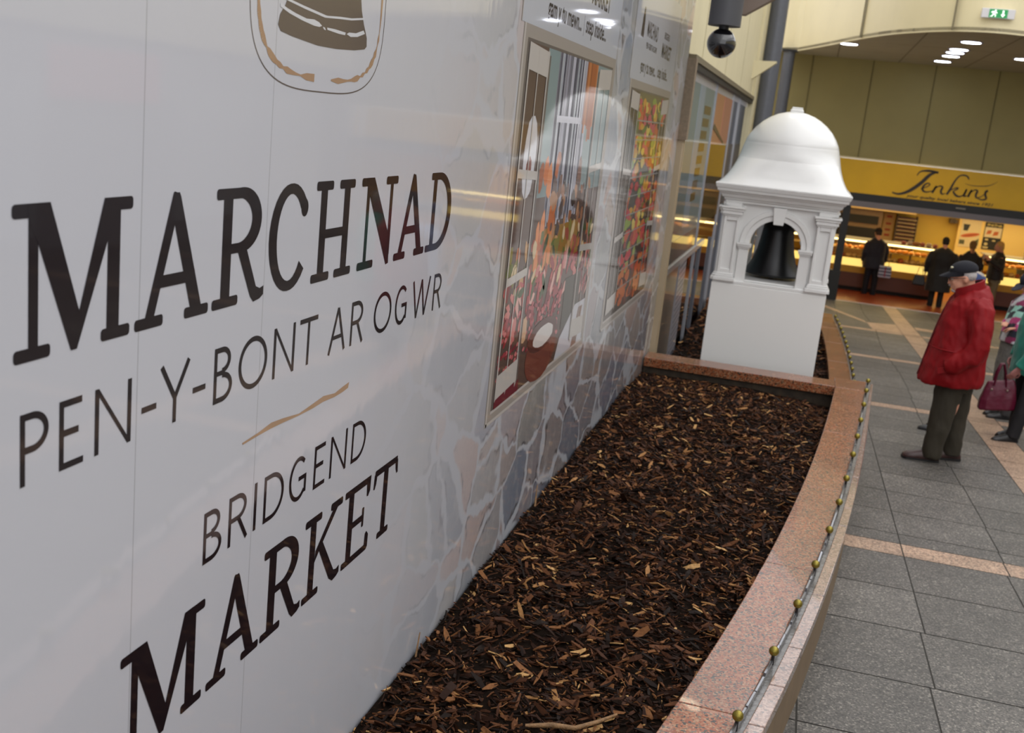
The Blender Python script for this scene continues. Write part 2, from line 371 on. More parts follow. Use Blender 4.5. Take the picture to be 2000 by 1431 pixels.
# ---- lettering, drawn stroke by stroke
class Pen:
    def __init__(s, x0, x1, z0, z1, layer=1.5): s.m = MB(); s.ly = layer; s.fn = wfn(layer); s.set(x0, x1, z0, z1)
    def set(s, x0, x1, z0, z1): s.x0, s.w, s.z0, s.h = x0, x1-x0, z0, z1-z0
    def up(s): s.ly += .12; s.fn = wfn(s.ly)
    def P(s, pts): s.up(); s.m.flat([(s.x0+a*s.w, s.z0+b*s.h) for a, b in pts], s.fn)
    def R(s, a0, a1, b0, b1, r=0.0):
        if r <= 0: return s.P([(a0, b0), (a1, b0), (a1, b1), (a0, b1)])
        rx = r*s.h/s.w; pts = []
        for cx, cy, t in ((a1-rx, b0+r, -90), (a1-rx, b1-r, 0), (a0+rx, b1-r, 90), (a0+rx, b0+r, 180)):
            for k in range(5): q = math.radians(t+k*22.5); pts.append((cx+rx*math.cos(q), cy+r*math.sin(q)))
        s.P(pts)
    def arc(s, cx, cy, rx, ry, t0, t1, w0, w1=None, n=26):
        """ribbon along an ellipse (glyph units for the centre line, widths in cap heights; w thick at the sides)"""
        s.up(); w1 = w0 if w1 is None else w1; o = []; i = []
        for k in range(n+1):
            t = math.radians(t0+(t1-t0)*k/n); c, q = math.cos(t), math.sin(t)
            wd_ = w1+(w0-w1)*abs(c)**1.3
            o.append((cx*s.w+(rx*s.w+wd_*s.h/2)*c, cy*s.h+(ry*s.h+wd_*s.h/2)*q)); i.append((cx*s.w+(rx*s.w-wd_*s.h/2)*c, cy*s.h+(ry*s.h-wd_*s.h/2)*q))
        for k in range(n):
            s.m.flat([(s.x0+a, s.z0+b) for a, b in (i[k], o[k], o[k+1], i[k+1])], s.fn)
    def line(s, a0, b0, a1, b1, w):
        s.up(); ax, az, bx, bz = a0*s.w, b0*s.h, a1*s.w, b1*s.h; dx, dz = bx-ax, bz-az; l = math.hypot(dx, dz); nx, nz = -dz/l*w*s.h/2, dx/l*w*s.h/2
        s.m.flat([(s.x0+p, s.z0+q) for p, q in ((ax+nx, az+nz), (bx+nx, bz+nz), (bx-nx, bz-nz), (ax-nx, az-nz))], s.fn)
def slab(P, ch):
    r = .028; u = P.h/P.w
    if ch == 'M':
        P.R(.12, .195, .04, .97); P.R(.77, .885, .04, .97); P.R(0, .22, .91, 1, r); P.R(.01, .29, 0, .088, r); P.R(.72, .99, 0, .088, r); P.R(.76, 1, .91, 1, r)
        P.P([(.12, .9), (.12, 1), (.285, 1), (.545, .20), (.51, 0), (.46, 0), (.195, .74)]); P.P([(.5, .0), (.51, 0), (.78, .74), (.83, 1), (.735, 1), (.515, .22)])
    elif ch == 'A':
        P.R(0, .36, 0, .088, r); P.R(.65, 1, 0, .088, r); P.P([(.455, 1), (.47, 1.01), (.50, 1), (.52, .86), (.235, .06), (.12, .06)])
        P.P([(.455, 1), (.535, 1), (.555, .97), (.90, .06), (.74, .06), (.46, .82)]); P.P([(.27, .29), (.80, .29), (.78, .385), (.30, .385)])
    elif ch == 'R':
        P.R(.15, .32, .04, .97); P.R(.02, .3, .91, 1, r); P.R(0, .48, 0, .088, r)
        P.R(.2, .5, .91, 1); P.R(.2, .5, .45, .535); P.arc(.46, .725, .34, .233, -90, 90, .17, .088)
        P.P([(.42, .5), (.60, .5), (.84, .12), (.92, .095), (1, .11), (1, .03), (.93, 0), (.80, -.015), (.73, .04)])
    elif ch == 'C':
        P.arc(.52, .5, .44, .455, 42, 322, .155, .095); P.P([(.885+.095*math.cos(t), .765+.085*math.sin(t)) for t in [2*PI*k/20 for k in range(20)]]); P.P([(.80, .91), (.93, .84), (.975, .77), (.80, .78)])
    elif ch == 'H':
        for a in (.14, .70): P.R(a, a+.145, .04, .97)
        for a in (.03, .575): P.R(a, a+.39, .91, 1, r); P.R(a-.03, a+.39, 0, .088, r)
        P.R(.2, .8, .43, .52)
    elif ch == 'N':
        P.R(.15, .225, .04, .97); P.R(.79, .87, .1, .97); P.R(0, .22, .91, 1, r); P.R(0, .42, 0, .088, r); P.R(.66, 1, .91, 1, r)
        P.P([(.12, 1), (.32, 1), (.845, .30), (.87, 0), (.80, -.01), (.225, .80), (.15, .9)])
    elif ch == 'D':
        P.R(.17, .31, .04, .97); P.R(.06, .36, .91, 1, r); P.R(0, .36, 0, .088, r); P.R(.25, .42, .91, 1); P.R(.25, .42, 0, .088)
        P.arc(.40, .5, .525, .456, -90, 90, .155, .088)
    elif ch == 'K':
        P.R(.14, .285, .04, .97); P.R(0, .42, .91, 1, r); P.R(0, .42, 0, .088, r); P.R(.66, .99, .91, 1, r)
        P.P([(.28, .42), (.30, .56), (.76, .95), (.90, .95), (.42, .55)]); P.P([(.34, .60), (.47, .62), (.84, .12), (.92, .10), (1, .12), (1, .03), (.93, 0), (.82, -.015), (.72, .05)])
    elif ch == 'E':
        P.R(.15, .33, .04, .97); P.R(0, .9, .91, 1, .02); P.R(0, .93, 0, .088, .02); P.R(.3, .74, .455, .54); P.R(.68, .755, .37, .63, .02)
        P.P([(.80, .95), (.82, .75), (.87, .74), (.94, .80), (.95, 1), (.88, 1)]); P.P([(.84, .05), (.86, .24), (.91, .26), (.985, .20), (.98, .04), (.93, 0)])
    elif ch == 'T':
        P.R(.41, .59, .04, .97); P.R(.04, .96, .91, 1, .02); P.R(.28, .74, 0, .088, r)
        for a in (0, 1): P.P([(abs(a-.02), .95), (abs(a-.0), .76), (abs(a-.05), .75), (abs(a-.10), .82), (abs(a-.13), .95)])
def sans(P, ch, w=.098):
    u = P.h/P.w*w
    if ch == 'P': P.R(0, u, 0, 1); P.R(0, .45, 1-w, 1); P.R(0, .45, .44, .44+w); P.arc(.42, .72, .58-u/2, .28-w/2, -90, 90, w)
    elif ch == 'R': P.R(0, u, 0, 1); P.R(0, .45, 1-w, 1); P.R(0, .5, .46, .46+w); P.arc(.42, .73, .48-u/2, .27-w/2, -90, 90, w); P.line(.5, .5, .95, 0, w)
    elif ch == 'E': P.R(0, u, 0, 1); P.R(0, .95, 0, w); P.R(0, .88, 1-w, 1); P.R(0, .75, .48, .48+w)
    elif ch == 'N': P.R(0, u, 0, 1); P.R(1-u, 1, 0, 1); P.P([(0, 1), (u*.9, 1), (1, 0), (1-u*.9, 0)])
    elif ch == 'Y': P.line(.5, .42, .05, 1, w); P.line(.5, .42, .95, 1, w); P.R(.5-u/2, .5+u/2, 0, .46)
    elif ch == '-': P.R(0, 1, .36, .36+w)
    elif ch == 'B': P.R(0, u, 0, 1); P.R(0, .45, 1-w, 1); P.R(0, .5, .49, .49+w*.9); P.R(0, .5, 0, w); P.arc(.42, .76, .46-u/2, .24-w/2, -90, 90, w); P.arc(.44, .27, .56-u/2, .27-w/2, -90, 90, w)
    elif ch == 'O': P.arc(.5, .5, .5-u/2, .5-w/2, 0, 360, w, None, 40)
    elif ch == 'T': P.R(.5-u/2, .5+u/2, 0, 1); P.R(0, 1, 1-w, 1)
    elif ch == 'A': P.line(.5, .985, .05, 0, w); P.line(.5, .985, .95, 0, w); P.R(.2, .8, .3, .3+w*.9)
    elif ch == 'G': P.arc(.54, .5, .5-u/2, .5-w/2, 48, 318, w, None, 40); P.R(.55, .98, .44, .44+w); P.R(.98-u, .98, .12, .5)
    elif ch == 'W': P.line(.05, 1, .29, 0, w); P.line(.29, 0, .5, .98, w); P.line(.5, .98, .71, 0, w); P.line(.71, 0, .95, 1, w)
    elif ch == 'I': P.R(0, 1, 0, 1)
    elif ch == 'D': P.R(0, u, 0, 1); P.R(0, .4, 1-w, 1); P.R(0, .4, 0, w); P.arc(.36, .5, .64-u/2, .5-w/2, -90, 90, w)
def word(fnc, letters, z0, z1, label):
    e = bpy.data.objects.new('lettering', None); COL.objects.link(e); e.parent = g; e['label'] = label
    for ch, a, b in letters:
        pen = Pen(a, b, z0, z1); fnc(pen, ch); pen.m.build('hyphen' if ch == '-' else 'letter', M_ink, e, off=GO)
word(slab, [('M', 1.347, 1.644), ('A', 1.656, 1.901), ('R', 1.915, 2.127), ('C', 2.146, 2.331), ('H', 2.361, 2.600), ('N', 2.635, 2.889), ('A', 2.894, 3.144), ('D', 3.157, 3.375)], -.443, -.203, 'large black slab lettering reading MARCHNAD')
word(sans, [('P', 1.365, 1.431), ('E', 1.457, 1.522), ('N', 1.549, 1.653), ('-', 1.685, 1.732), ('Y', 1.742, 1.845), ('-', 1.857, 1.904), ('B', 1.936, 2.010), ('O', 2.036, 2.163), ('N', 2.192, 2.298), ('T', 2.322, 2.419), ('A', 2.488, 2.593), ('R', 2.624, 2.710), ('O', 2.782, 2.912), ('G', 2.938, 3.039), ('W', 3.077, 3.243), ('R', 3.274, 3.356)], -.641, -.524, 'thin black lettering reading PEN-Y-BONT AR OGWR')
word(sans, [('B', 1.921, 1.995), ('R', 2.024, 2.110), ('I', 2.137, 2.149), ('D', 2.184, 2.284), ('G', 2.309, 2.409), ('E', 2.451, 2.523), ('N', 2.549, 2.655), ('D', 2.690, 2.789)], -.987, -.872, 'thin black lettering reading BRIDGEND')
word(slab, [('M', 1.639, 1.939), ('A', 1.955, 2.192), ('R', 2.200, 2.414), ('K', 2.424, 2.658), ('E', 2.673, 2.866), ('T', 2.881, 3.078)], -1.299, -1.067, 'large black slab lettering reading MARKET')
# painted dash
d = MB(); top = [(2.068, -.757), (2.14, -.752), (2.20, -.744), (2.26, -.748), (2.343, -.757), (2.42, -.750), (2.48, -.744), (2.55, -.752), (2.60, -.745), (2.64, -.741)]
bot = [(2.635, -.756), (2.60, -.760), (2.55, -.762), (2.48, -.759), (2.42, -.762), (2.343, -.762), (2.26, -.759), (2.20, -.758), (2.14, -.759), (2.07, -.762)]
d.flat(top+bot, wfn(1.5)); d.build('painted_dash', M_gold, g, off=GO)
# emblem: thin outline, brushed brown outline, bell
def ribbon(pts, w, fn, mb, jit=0, skip=None):
    rnd = random.Random(3)
    ws = [w*(1+jit*rnd.uniform(-1, 1)) for _ in pts]
    for k in range(len(pts)-1):
        if skip and skip(pts[k]): continue
        (a, b), (c, e) = pts[k], pts[k+1]; l = math.hypot(c-a, e-b) or 1; nx, nz = -(e-b)/l, (c-a)/l
        mb.flat([(a+nx*ws[k]/2, b+nz*ws[k]/2), (c+nx*ws[k+1]/2, e+nz*ws[k+1]/2), (c-nx*ws[k+1]/2, e-nz*ws[k+1]/2), (a-nx*ws[k]/2, b-nz*ws[k]/2)], fn)
def squircle(cx, cz, rx, rz, n=90, e=3.4):
    return [(cx+rx*math.copysign(abs(math.cos(t))**(2/e), math.cos(t)), cz+rz*math.copysign(abs(math.sin(t))**(2/e), math.sin(t))) for t in [2*PI*k/n for k in range(n+1)]]
e1 = MB(); ribbon(squircle(2.358, .235, .347, .236), .0028, wfn(1.2), e1); e1.build('emblem_outline', M_ink2, g, off=GO)
e2 = MB(); ribbon(squircle(2.362, .24, .318, .212), .010, wfn(1.2), e2, .75, lambda p: 2.29 < p[0] < 2.36 and p[1] < .1); e2.build('emblem_brush_ring', M_gold, g, off=GO)
bl = MB(); bl.flat([(2.20, .235), (2.185, .205), (2.162, .168), (2.140, .146), (2.133, .125), (2.146, .113), (2.20, .107), (2.325, .0985), (2.423, .099), (2.528, .104), (2.588, .111), (2.600, .118), (2.598, .138), (2.573, .17), (2.557, .197), (2.548, .225), (2.535, .262), (2.50, .33), (2.42, .36), (2.30, .35), (2.23, .29)], wfn(1.5)); bl.build('emblem_bell', M_ink2, g, off=GO)
bs = MB()
bs.flat([(2.140, .168), (2.17, .161), (2.209, .155), (2.262, .1495), (2.30, .1515), (2.325, .148), (2.341, .142), (2.328, .1385), (2.30, .1385), (2.24, .144), (2.18, .152), (2.138, .161)], wfn(2))
bs.flat([(2.345, .1405), (2.356, .140), (2.362, .1345), (2.352, .1355)], wfn(2))
bs.flat([(2.368, .141), (2.41, .1415), (2.47, .1395), (2.468, .1335), (2.43, .1335), (2.37, .1365)], wfn(2))
bs.flat([(2.476, .137), (2.49, .1415), (2.53, .1435), (2.574, .154), (2.584, .147), (2.54, .136), (2.50, .1325)], wfn(2))
bs.flat([(2.168, .181), (2.246, .1745), (2.363, .166), (2.437, .1715), (2.50, .1745), (2.575, .1835), (2.575, .179), (2.50, .170), (2.437, .1665), (2.354, .161), (2.246, .169), (2.160, .177)], wfn(2))
bs.build('emblem_highlight', M_pale, g, off=GO)

# ---- printed windows
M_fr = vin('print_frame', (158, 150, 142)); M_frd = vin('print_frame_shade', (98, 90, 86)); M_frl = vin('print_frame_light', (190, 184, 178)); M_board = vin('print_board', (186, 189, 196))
def rect(mb, a0, a1, b0, b1, layer): mb.flat([(a0, b0), (a1, b0), (a1, b1), (a0, b1)], wfn(layer))
def blob(mb, cx, cz, rx, rz, layer, rnd, rot=0, n=9, jag=.18):
    pts = []
    for k in range(n):
        t = 2*PI*k/n; q = 1+rnd.uniform(-jag, jag); x, z = rx*q*math.cos(t), rz*q*math.sin(t)
        pts.append((cx+x*math.cos(rot)-z*math.sin(rot), cz+x*math.sin(rot)+z*math.cos(rot)))
    mb.flat(pts, wfn(layer))
def printed_window(y0, y1, zb, zt, kind):
    Lw = (y1-y0)/1.9
    root = MB(); rect(root, y0, y1, zb, zt, 2)
    fr = root.build('printed_window', M_fr, g, off=GO); fr['label'] = 'printed open window with %s' % ('meat, pumpkins and a flour bowl' if kind == 1 else 'stacked colourful fruit')
    ch = lambda mb, n, m, **k: (lambda o: (setattr(o, 'parent', fr), o)[1])(mb.build(n, m, None, off=GO, **k))
    def fix(o): o.parent = fr; o.location = (0, 0, 0); return o
    a0, a1, b0, b1 = y0+.07*Lw, y1-.06*Lw, zb+.055, zt-.06
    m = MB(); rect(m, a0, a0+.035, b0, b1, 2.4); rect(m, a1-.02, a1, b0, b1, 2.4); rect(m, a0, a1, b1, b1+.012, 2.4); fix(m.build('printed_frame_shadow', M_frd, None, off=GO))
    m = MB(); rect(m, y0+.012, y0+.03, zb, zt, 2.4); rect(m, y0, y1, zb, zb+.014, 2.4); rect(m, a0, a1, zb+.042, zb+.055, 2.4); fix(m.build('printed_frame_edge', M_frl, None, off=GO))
    # the picture
    rnd = random.Random(kind*11); m = MB(); a0 += .035; a1 -= .02; W_ = a1-a0; H_ = b1-b0
    def C(c): m.cur = lin(c)
    fx = lambda u: a0+u*W_
    fz = lambda v: b1-v*H_
    if kind == 1:
        C((86, 66, 58)); rect(m, a0, a1, b0, b1, 3)
        C((126, 146, 148)); rect(m, fx(.18), fx(1), fz(.42), b1, 3.2)
        for k in range(26):
            u = .3+.38*k/26+rnd.uniform(-.004, .004); C(rnd.choice([(176, 176, 190), (148, 148, 164), (196, 196, 206), (120, 120, 134)])); rect(m, fx(u), fx(u+.013+rnd.uniform(0, .01)), fz(.52+rnd.uniform(-.05, .03)), b1, 3.4)
        C((190, 190, 202)); rect(m, fx(.33), fx(.62), fz(.2), fz(.18), 3.6)
        for k in range(9): C(rnd.choice([(176, 96, 48), (150, 78, 36), (196, 120, 66)])); u = .64+.016*k; rect(m, fx(u), fx(u+.018), fz(.22+rnd.uniform(-.03, .05)), b1, 3.5)
        C((112, 62, 40)); blob(m, fx(.68), fz(.38), .05, .11, 3.7, rnd)
        C((206, 206, 212)); blob(m, fx(.1), fz(.3), .1, .17, 3.3, rnd, 0, 14, .05)
        C((130, 66, 52)); blob(m, fx(.1), fz(.33), .05, .05, 3.4, rnd)
        for k in range(22): C(rnd.choice([(206, 112, 48), (188, 96, 36), (222, 134, 72), (160, 84, 40)])); blob(m, fx(rnd.uniform(.2, .42)), fz(rnd.uniform(.30, .62)), rnd.uniform(.03, .06), rnd.uniform(.04, .08), 3.6+k*.01, rnd)
        C((150, 108, 30)); rect(m, fx(.24), fx(.78), fz(.64), fz(.52), 3.45)
        for k in range(40): C(rnd.choice([(150, 100, 70), (110, 70, 50), (60, 44, 40), (176, 130, 96), (90, 66, 60)])); blob(m, fx(rnd.uniform(.34, .95)), fz(rnd.uniform(.38, .54)), rnd.uniform(.02, .05), rnd.uniform(.02, .05), 3.8+k*.008, rnd, rnd.uniform(0, 3))
        for k in range(90): C(rnd.choice([(92, 104, 42), (60, 74, 34), (128, 120, 50), (190, 110, 66), (214, 190, 150), (156, 72, 52), (196, 150, 96)])); blob(m, fx(rnd.uniform(0, 1)), fz(rnd.uniform(.54, .70)), rnd.uniform(.025, .06), rnd.uniform(.015, .035), 4+k*.006, rnd, rnd.uniform(0, 3))
        for k in range(110): C(rnd.choice([(186, 84, 84), (166, 58, 62), (204, 124, 118), (150, 44, 52), (222, 170, 160), (120, 36, 44)])); blob(m, fx(rnd.uniform(0, 1)), fz(rnd.uniform(.64, .80)), rnd.uniform(.03, .07), rnd.uniform(.015, .03), 4.6+k*.004, rnd, rnd.uniform(0, 3), 8, .3)
        C((54, 50, 38)); rect(m, fx(.66), fx(.88), fz(.90), fz(.72), 5.0)
        for k in range(160): C(rnd.choice([(150, 52, 62), (176, 84, 90), (120, 34, 46), (196, 110, 112)])); blob(m, fx(rnd.uniform(0, .62)), fz(rnd.uniform(.74, .92)), .02, .011, 5.2+k*.002, rnd, 0, 6, .2)
        for k in range(6): C((64, 84, 44)); blob(m, fx(rnd.uniform(.1, .5)), fz(rnd.uniform(.66, .74)), .05, .02, 5.6, rnd, rnd.uniform(0, 3))
        C((196, 196, 204)); m.flat([(fx(.62), b0), (fx(1), b0), (fx(1), fz(.84)), (fx(.84), fz(.84)), (fx(.66), fz(.93))], wfn(5.7))
        C((120, 84, 66)); m.flat([(fx(.84), b0+.0), (fx(.92), b0), (fx(.96), fz(.86)), (fx(.9), fz(.86))], wfn(5.8))
        C((112, 56, 44)); blob(m, fx(.44), fz(.93), .30, .13, 5.9, rnd, 0, 18, .02)
        C((84, 40, 34)); blob(m, fx(.44), fz(.87), .29, .075, 6.0, rnd, 0, 18, .02)
        C((214, 208, 204)); blob(m, fx(.45), fz(.875), .20, .05, 6.1, rnd, 0, 16, .06)
        C((206, 166, 130)); blob(m, fx(.22), fz(.82), .05, .06, 6.2, rnd)
        C((104, 30, 44)); rect(m, fx(0), fx(.22), b0, fz(.965), 6.1)
    else:
        C((70, 58, 48)); rect(m, a0, a1, b0, b1, 3)
        C((112, 104, 66)); rect(m, fx(.2), a1, fz(.1), b1, 3.2)
        for k in range(330):
            v = rnd.uniform(.03, .97)
            pal = [(196, 90, 48), (180, 44, 40), (206, 150, 52), (140, 160, 64), (88, 112, 50), (216, 190, 90), (60, 34, 40), (190, 70, 90)] if v < .62 else [(196, 84, 50), (206, 120, 60), (150, 160, 80), (170, 56, 48), (200, 60, 70)]
            if v > .84: pal = [(206, 112, 58), (188, 96, 50), (120, 60, 46)]
            C(rnd.choice(pal)); blob(m, fx(rnd.uniform(.2, .95)), fz(v), rnd.uniform(.045, .10), rnd.uniform(.02, .045), 3.4+k*.006, rnd, 0, 8, .15)
        for k in range(10):
            C((150, 146, 140)); v = .12+k*.085; rect(m, fx(.2), fx(.97), fz(v+.006), fz(v), 6.0)
    fix(m.build('printed_picture', vin('print_picture', (128, 128, 128), 'col'), None, off=GO, attr=True))
    # printed casement leaves standing open, left and right
    for (u0, u1, s) in ((a0, a0+.19*W_, 1), (a1-.19*W_, a1, -1)):
        m = MB(); sh = MB()
        xo = (u0, u1) if s == 1 else (u1, u0)
        def leafline(v, th):
            za = fz(v); zb_ = fz(v+.012*(1 if v < .5 else -1))
            m.flat([(xo[0], za), (xo[1], zb_), (xo[1], zb_-th), (xo[0], za-th)], wfn(7))
        for v, th in ((.0, .10), (.33, .035), (.63, .035), (.905, .10)): leafline(v, th)
        for q in (0.0, .46, .93):
            x_ = xo[0]+(xo[1]-xo[0])*q; wq = s*(.018 if q != .46 else .012)
            m.flat([(x_, fz(.0)-.01), (x_+wq, fz(.01)), (x_+wq, fz(.97)), (x_, fz(.98))], wfn(7.6))
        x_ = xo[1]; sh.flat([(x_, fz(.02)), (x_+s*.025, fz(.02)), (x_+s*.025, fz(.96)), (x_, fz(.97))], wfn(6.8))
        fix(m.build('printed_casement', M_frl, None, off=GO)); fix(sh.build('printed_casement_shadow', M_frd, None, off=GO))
    return fr
w1 = printed_window(4.05, 5.97, -1.235, .325, 1)
w2 = printed_window(6.50, 8.32, -1.25, .26, 2)
# header boards over the two windows, with their printed words
FONT = bpy.data.fonts.load('<builtin>') if '<builtin>' in bpy.data.fonts else None
def text_mesh(txt, size, cond=1.0, bold=0.0, shear=0.0):
    c = bpy.data.curves.new('t', 'FONT'); c.body = txt; c.size = size; c.offset = bold; c.shear = shear; c.fill_mode = 'FRONT'
    o = bpy.data.objects.new('t', c); COL.objects.link(o)
    dg = bpy.context.evaluated_depsgraph_get(); me = bpy.data.meshes.new_from_object(o.evaluated_get(dg))
    bpy.data.objects.remove(o); bpy.data.curves.remove(c)
    vs = [(v.co.x*cond, v.co.y) for v in me.vertices]; fs = [tuple(p.vertices) for p in me.polygons]
    bpy.data.meshes.remove(me); return vs, fs
def wall_text(mb, txt, y, z, size, width, layer, bold=0.002):
    vs, fs = text_mesh(txt, size, 1, bold); mx = max(v[0] for v in vs); k = width/mx
    f = wfn(layer); mb.add([f(y+a*k, z+b) for a, b in vs], fs)
for (ya, yb, za, zb, k) in ((4.0, 5.985, .325, .82, 1), (6.44, 8.36, .26, .86, 2)):
    m = MB(); rect(m, ya, yb, za, zb, 2.2); hb = m.build('printed_header_board', M_board, g, off=GO)
    for qa in (ya, yb-.012):
        m = MB(); rect(m, qa, qa+.012, za, zb, 2.6); o = m.build('board_edge', M_fr, None, off=GO); o.parent = hb; o.location = (0, 0, 0)
    s0 = 4.385 if k == 1 else 6.80
    for txt, y_, z_, sz, wdt, bo in (('gam y tu mewn...', s0, za+.058, .105, .64, .002), ('step inside...', s0+.735, za+.062, .105, .50, .002), ('MARCHNAD', s0+.09, za+.27, .13, .46, .002), ('MARKET', s0+.80, za+.20, .125, .46, .003), ('BRIDGEND', s0+.85, za+.32, .06, .25, .001), ('PEN-Y-BONT AR OGWR', s0+.12, za+.20, .05, .45, .001)):
        t = MB(); wall_text(t, txt, y_, z_, sz, wdt, 2.8, bo); o = t.build('board_lettering', M_ink, None, off=GO); o.parent = hb; o.location = (0, 0, 0)
    t = MB(); rect(t, s0+.69, s0+.693, za+.04, za+.13, 2.8); o = t.build('board_divider', M_ink, None, off=GO); o.parent = hb; o.location = (0, 0, 0)
    t = MB(); t.flat([(s0-.13, za+.25), (s0-.02, za+.25), (s0-.035, za+.36), (s0-.06, za+.42), (s0-.09, za+.42), (s0-.115, za+.36)], wfn(2.8)); o = t.build('board_bell', M_ink, None, off=GO); o.parent = hb; o.location = (0, 0, 0)
# edge posts where the graphic ends
pm = MB(); pm.box(-1.13, -1.055, 9.12, 9.2, -1.95, -.08); pm.box(-1.13, -1.05, 9.2, 9.24, -1.95, .0)
tag(pm.build('edge_post', mat('beige_post', (168, 150, 122), .5)), 'slim beige post at the end of the printed wall', 'post')
pm = MB(); pm.box(-1.13, -1.03, 9.10, 9.22, -.08, .56); pm.box(-1.13, -1.05, 9.22, 9.239, -.08, .56)
tag(pm.build('edge_bracket_post', mat('brown_post', (128, 112, 92), .55, noise_amt=.15, noise_scale=40)), 'short brown upper post hanging beside the printed wall', 'post')

# =================================================================== DISPLAY WINDOW BEYOND THE GRAPHIC
dw = empty('display_window', (WX, 13.4, -2.1), 'long glazed shop display window with posters behind the white bell tower model', 'window')
DO = Vector((WX, 13.4, -2.1))
m = MB(); m.box(WX-.02, WX-.012, 9.24, 17.7, -3.0, .50); m.build('glass_pane', M_glassdark, dw, off=DO)
m = MB(); m.box(WX-.03, WX+.05, 9.24, 17.7, .55, .60); m.build('head_rail', mat('rail_brown', (112, 102, 80), .5), dw, off=DO)
m = MB(); m.box(WX-.03, WX+.035, 9.24, 17.7, .50, .55); m.build('head_drip', M_black, dw, off=DO)
M_post = lambda n, c: mat(n, c, .4, coat=.8, coat_rough=.03)
def wall_panel(name, y0, y1, z0, z1, m, lay=.004):
    q = MB(); q.box(WX-.012, WX-.012+lay, y0, y1, z0, z1); return q.build(name, m, dw, off=DO)
wall_panel('white_border', 9.26, 17.3, .42, .50, M_post('poster_border', (198, 198, 208)))
wall_panel('poster_blue', 9.4, 11.95, -1.15, .42, M_post('poster_blue', (122, 144, 150)))
q = MB()
for k in range(8): q.box(WX-.008, WX-.006, 11.0-.03*k, 11.65-.06*k, .17-.12*k, .25-.12*k)
q.build('printed_square', M_post('poster_brown', (98, 84, 50)), dw, off=DO)
q = MB(); q.box(WX-.008, WX-.0065, 10.45, 10.9, -.9, .42); q.build('printed_stripe', M_post('poster_lightblue', (150, 168, 184)), dw, off=DO)
wall_panel('poster_peach', 12.05, 14.3, -.12, .42, M_post('poster_peach', (196, 130, 96)))
wall_panel('poster_pink', 13.2, 14.3, -.10, .419, M_post('poster_pink', (190, 116, 104)), .006)
q = MB(); q.prism([(12.1, .05), (12.25, .10), (13.9, -.12), (13.7, -.12)], lambda a, b, t: (WX-.006+t, a, b), 0, .002); q.build('printed_line', M_post('poster_dark', (70, 44, 36)), dw, off=DO)
wall_panel('olive_reflection', 12.05, 16.9, -1.0, -.12, M_post('olive_reflection', (52, 43, 12)))  # olive reflection in the glass, painted as a flat panel
wall_panel('poster_grey_band', 9.4, 11.9, -1.2, -.98, M_post('poster_grey', (110, 110, 112)), .006)
q = MB()
for yy, ww in ((11.98, .05), (14.4, .05), (15.5, .12)): q.box(WX-.012, WX+.004, yy, yy+ww, -3.0, .5)
q.build('mullion', M_post('mullion_white', (170, 172, 180)), dw, off=DO)
q = MB(); q.box(WX-.012, WX+.01, 9.26, 12.9, -1.255, -1.20); q.box(WX-.012, WX+.005, 9.26, 9.33, -2.4, .0)
q.build('sill_rail', M_post('rail_white', (196, 192, 190)), dw, off=DO)
wall_panel('beige_panel', 9.33, 10.62, -2.6, -1.255, M_post('panel_beige', (150, 138, 126)))
q = MB(); q.box(WX-.012, WX+.0, 10.66, 11.25, -2.8, -1.255); lv = q.build('louvre', M_post('louvre_white', (190, 188, 196)), dw, off=DO)
q = MB()
for k in range(24): q.add([(WX+.001, 10.68, -2.7+.06*k), (WX+.001, 11.23, -2.66+.06*k), (WX+.001, 11.23, -2.645+.06*k), (WX+.001, 10.68, -2.685+.06*k)], [(0, 1, 2, 3)])
o = q.build('louvre_slot', M_post('louvre_slot', (110, 108, 116)), None, off=DO); o.parent = lv; o.location = (0, 0, 0)
q = MB()
for yy in (12.6, 13.9): q.tube([(WX-.012, yy, -3.0), (WX-.012, yy, -1.26)], .024, 10)
q.build('post', M_post('column_reflection_grey', (92, 94, 102)), dw, off=DO)  # column reflections in the glass, modelled as thin grey rods

# =================================================================== PLANTERS
ZT = -1.826
M_curb = granite('curb_granite', [(0, (132, 68, 40)), (.22, (148, 86, 54)), (.45, (154, 102, 70)), (.64, (158, 120, 90)), (.76, (94, 78, 62)), (.87, (48, 44, 38))], 135, .24, .35)
M_curbp = granite('curb_granite_pale', [(0, (128, 100, 88)), (.3, (146, 118, 104)), (.6, (162, 134, 120)), (.88, (98, 86, 80))], 120, .2, .8)
def xin(y): return 7.4545e-4*y**3-.0248392*y*y+.3210960*y-.9842282 if y > 2.4 else -.3425+(y-2.4)*.215
def xball(y): return 1.4235e-3*y**3-.0363110*y*y+.3841757*y-.8771931 if y > 2.4 else -.144+(y-2.4)*.235
def xout(y): return 1.37772e-3*y**3-.0358251*y*y+.3774493*y-.7812950 if y > 2.4 else -.063+(y-2.4)*.235
def zsub(y): return FZ(y)
planter = empty('planter', (0, 5, FZ(5)), 'near curved raised planter edged in polished pink granite, filled with bark', 'planter')
PO = Vector((0, 5, FZ(5)))
ys = [1.0+.2*k for k in range(41)]+[9.06]
def strip_block(mb, xa, xb, ya, yb, z0f, z1, n=6, g=.0015):
    st = [ya+g+(yb-ya-2*g)*k/n for k in range(n+1)]; rs = []
    for y in st: rs.append([(xa(y), y, z0f(y)), (xb(y), y, z0f(y)), (xb(y), y, z1), (xa(y), y, z1)])
    mb.rings(rs)
cb = MB(); joints = [1.0, 2.0, 3.35, 4.75, 6.0, 7.3, 8.75]
for a, b in zip(joints[:-1], joints[1:]):
    t = random.uniform(.94, 1.06); cb.cur = (t, t, t)
    strip_block(cb, xin, lambda y: xball(y)-.012, a, b, lambda y: ZT-.075, ZT, 8)
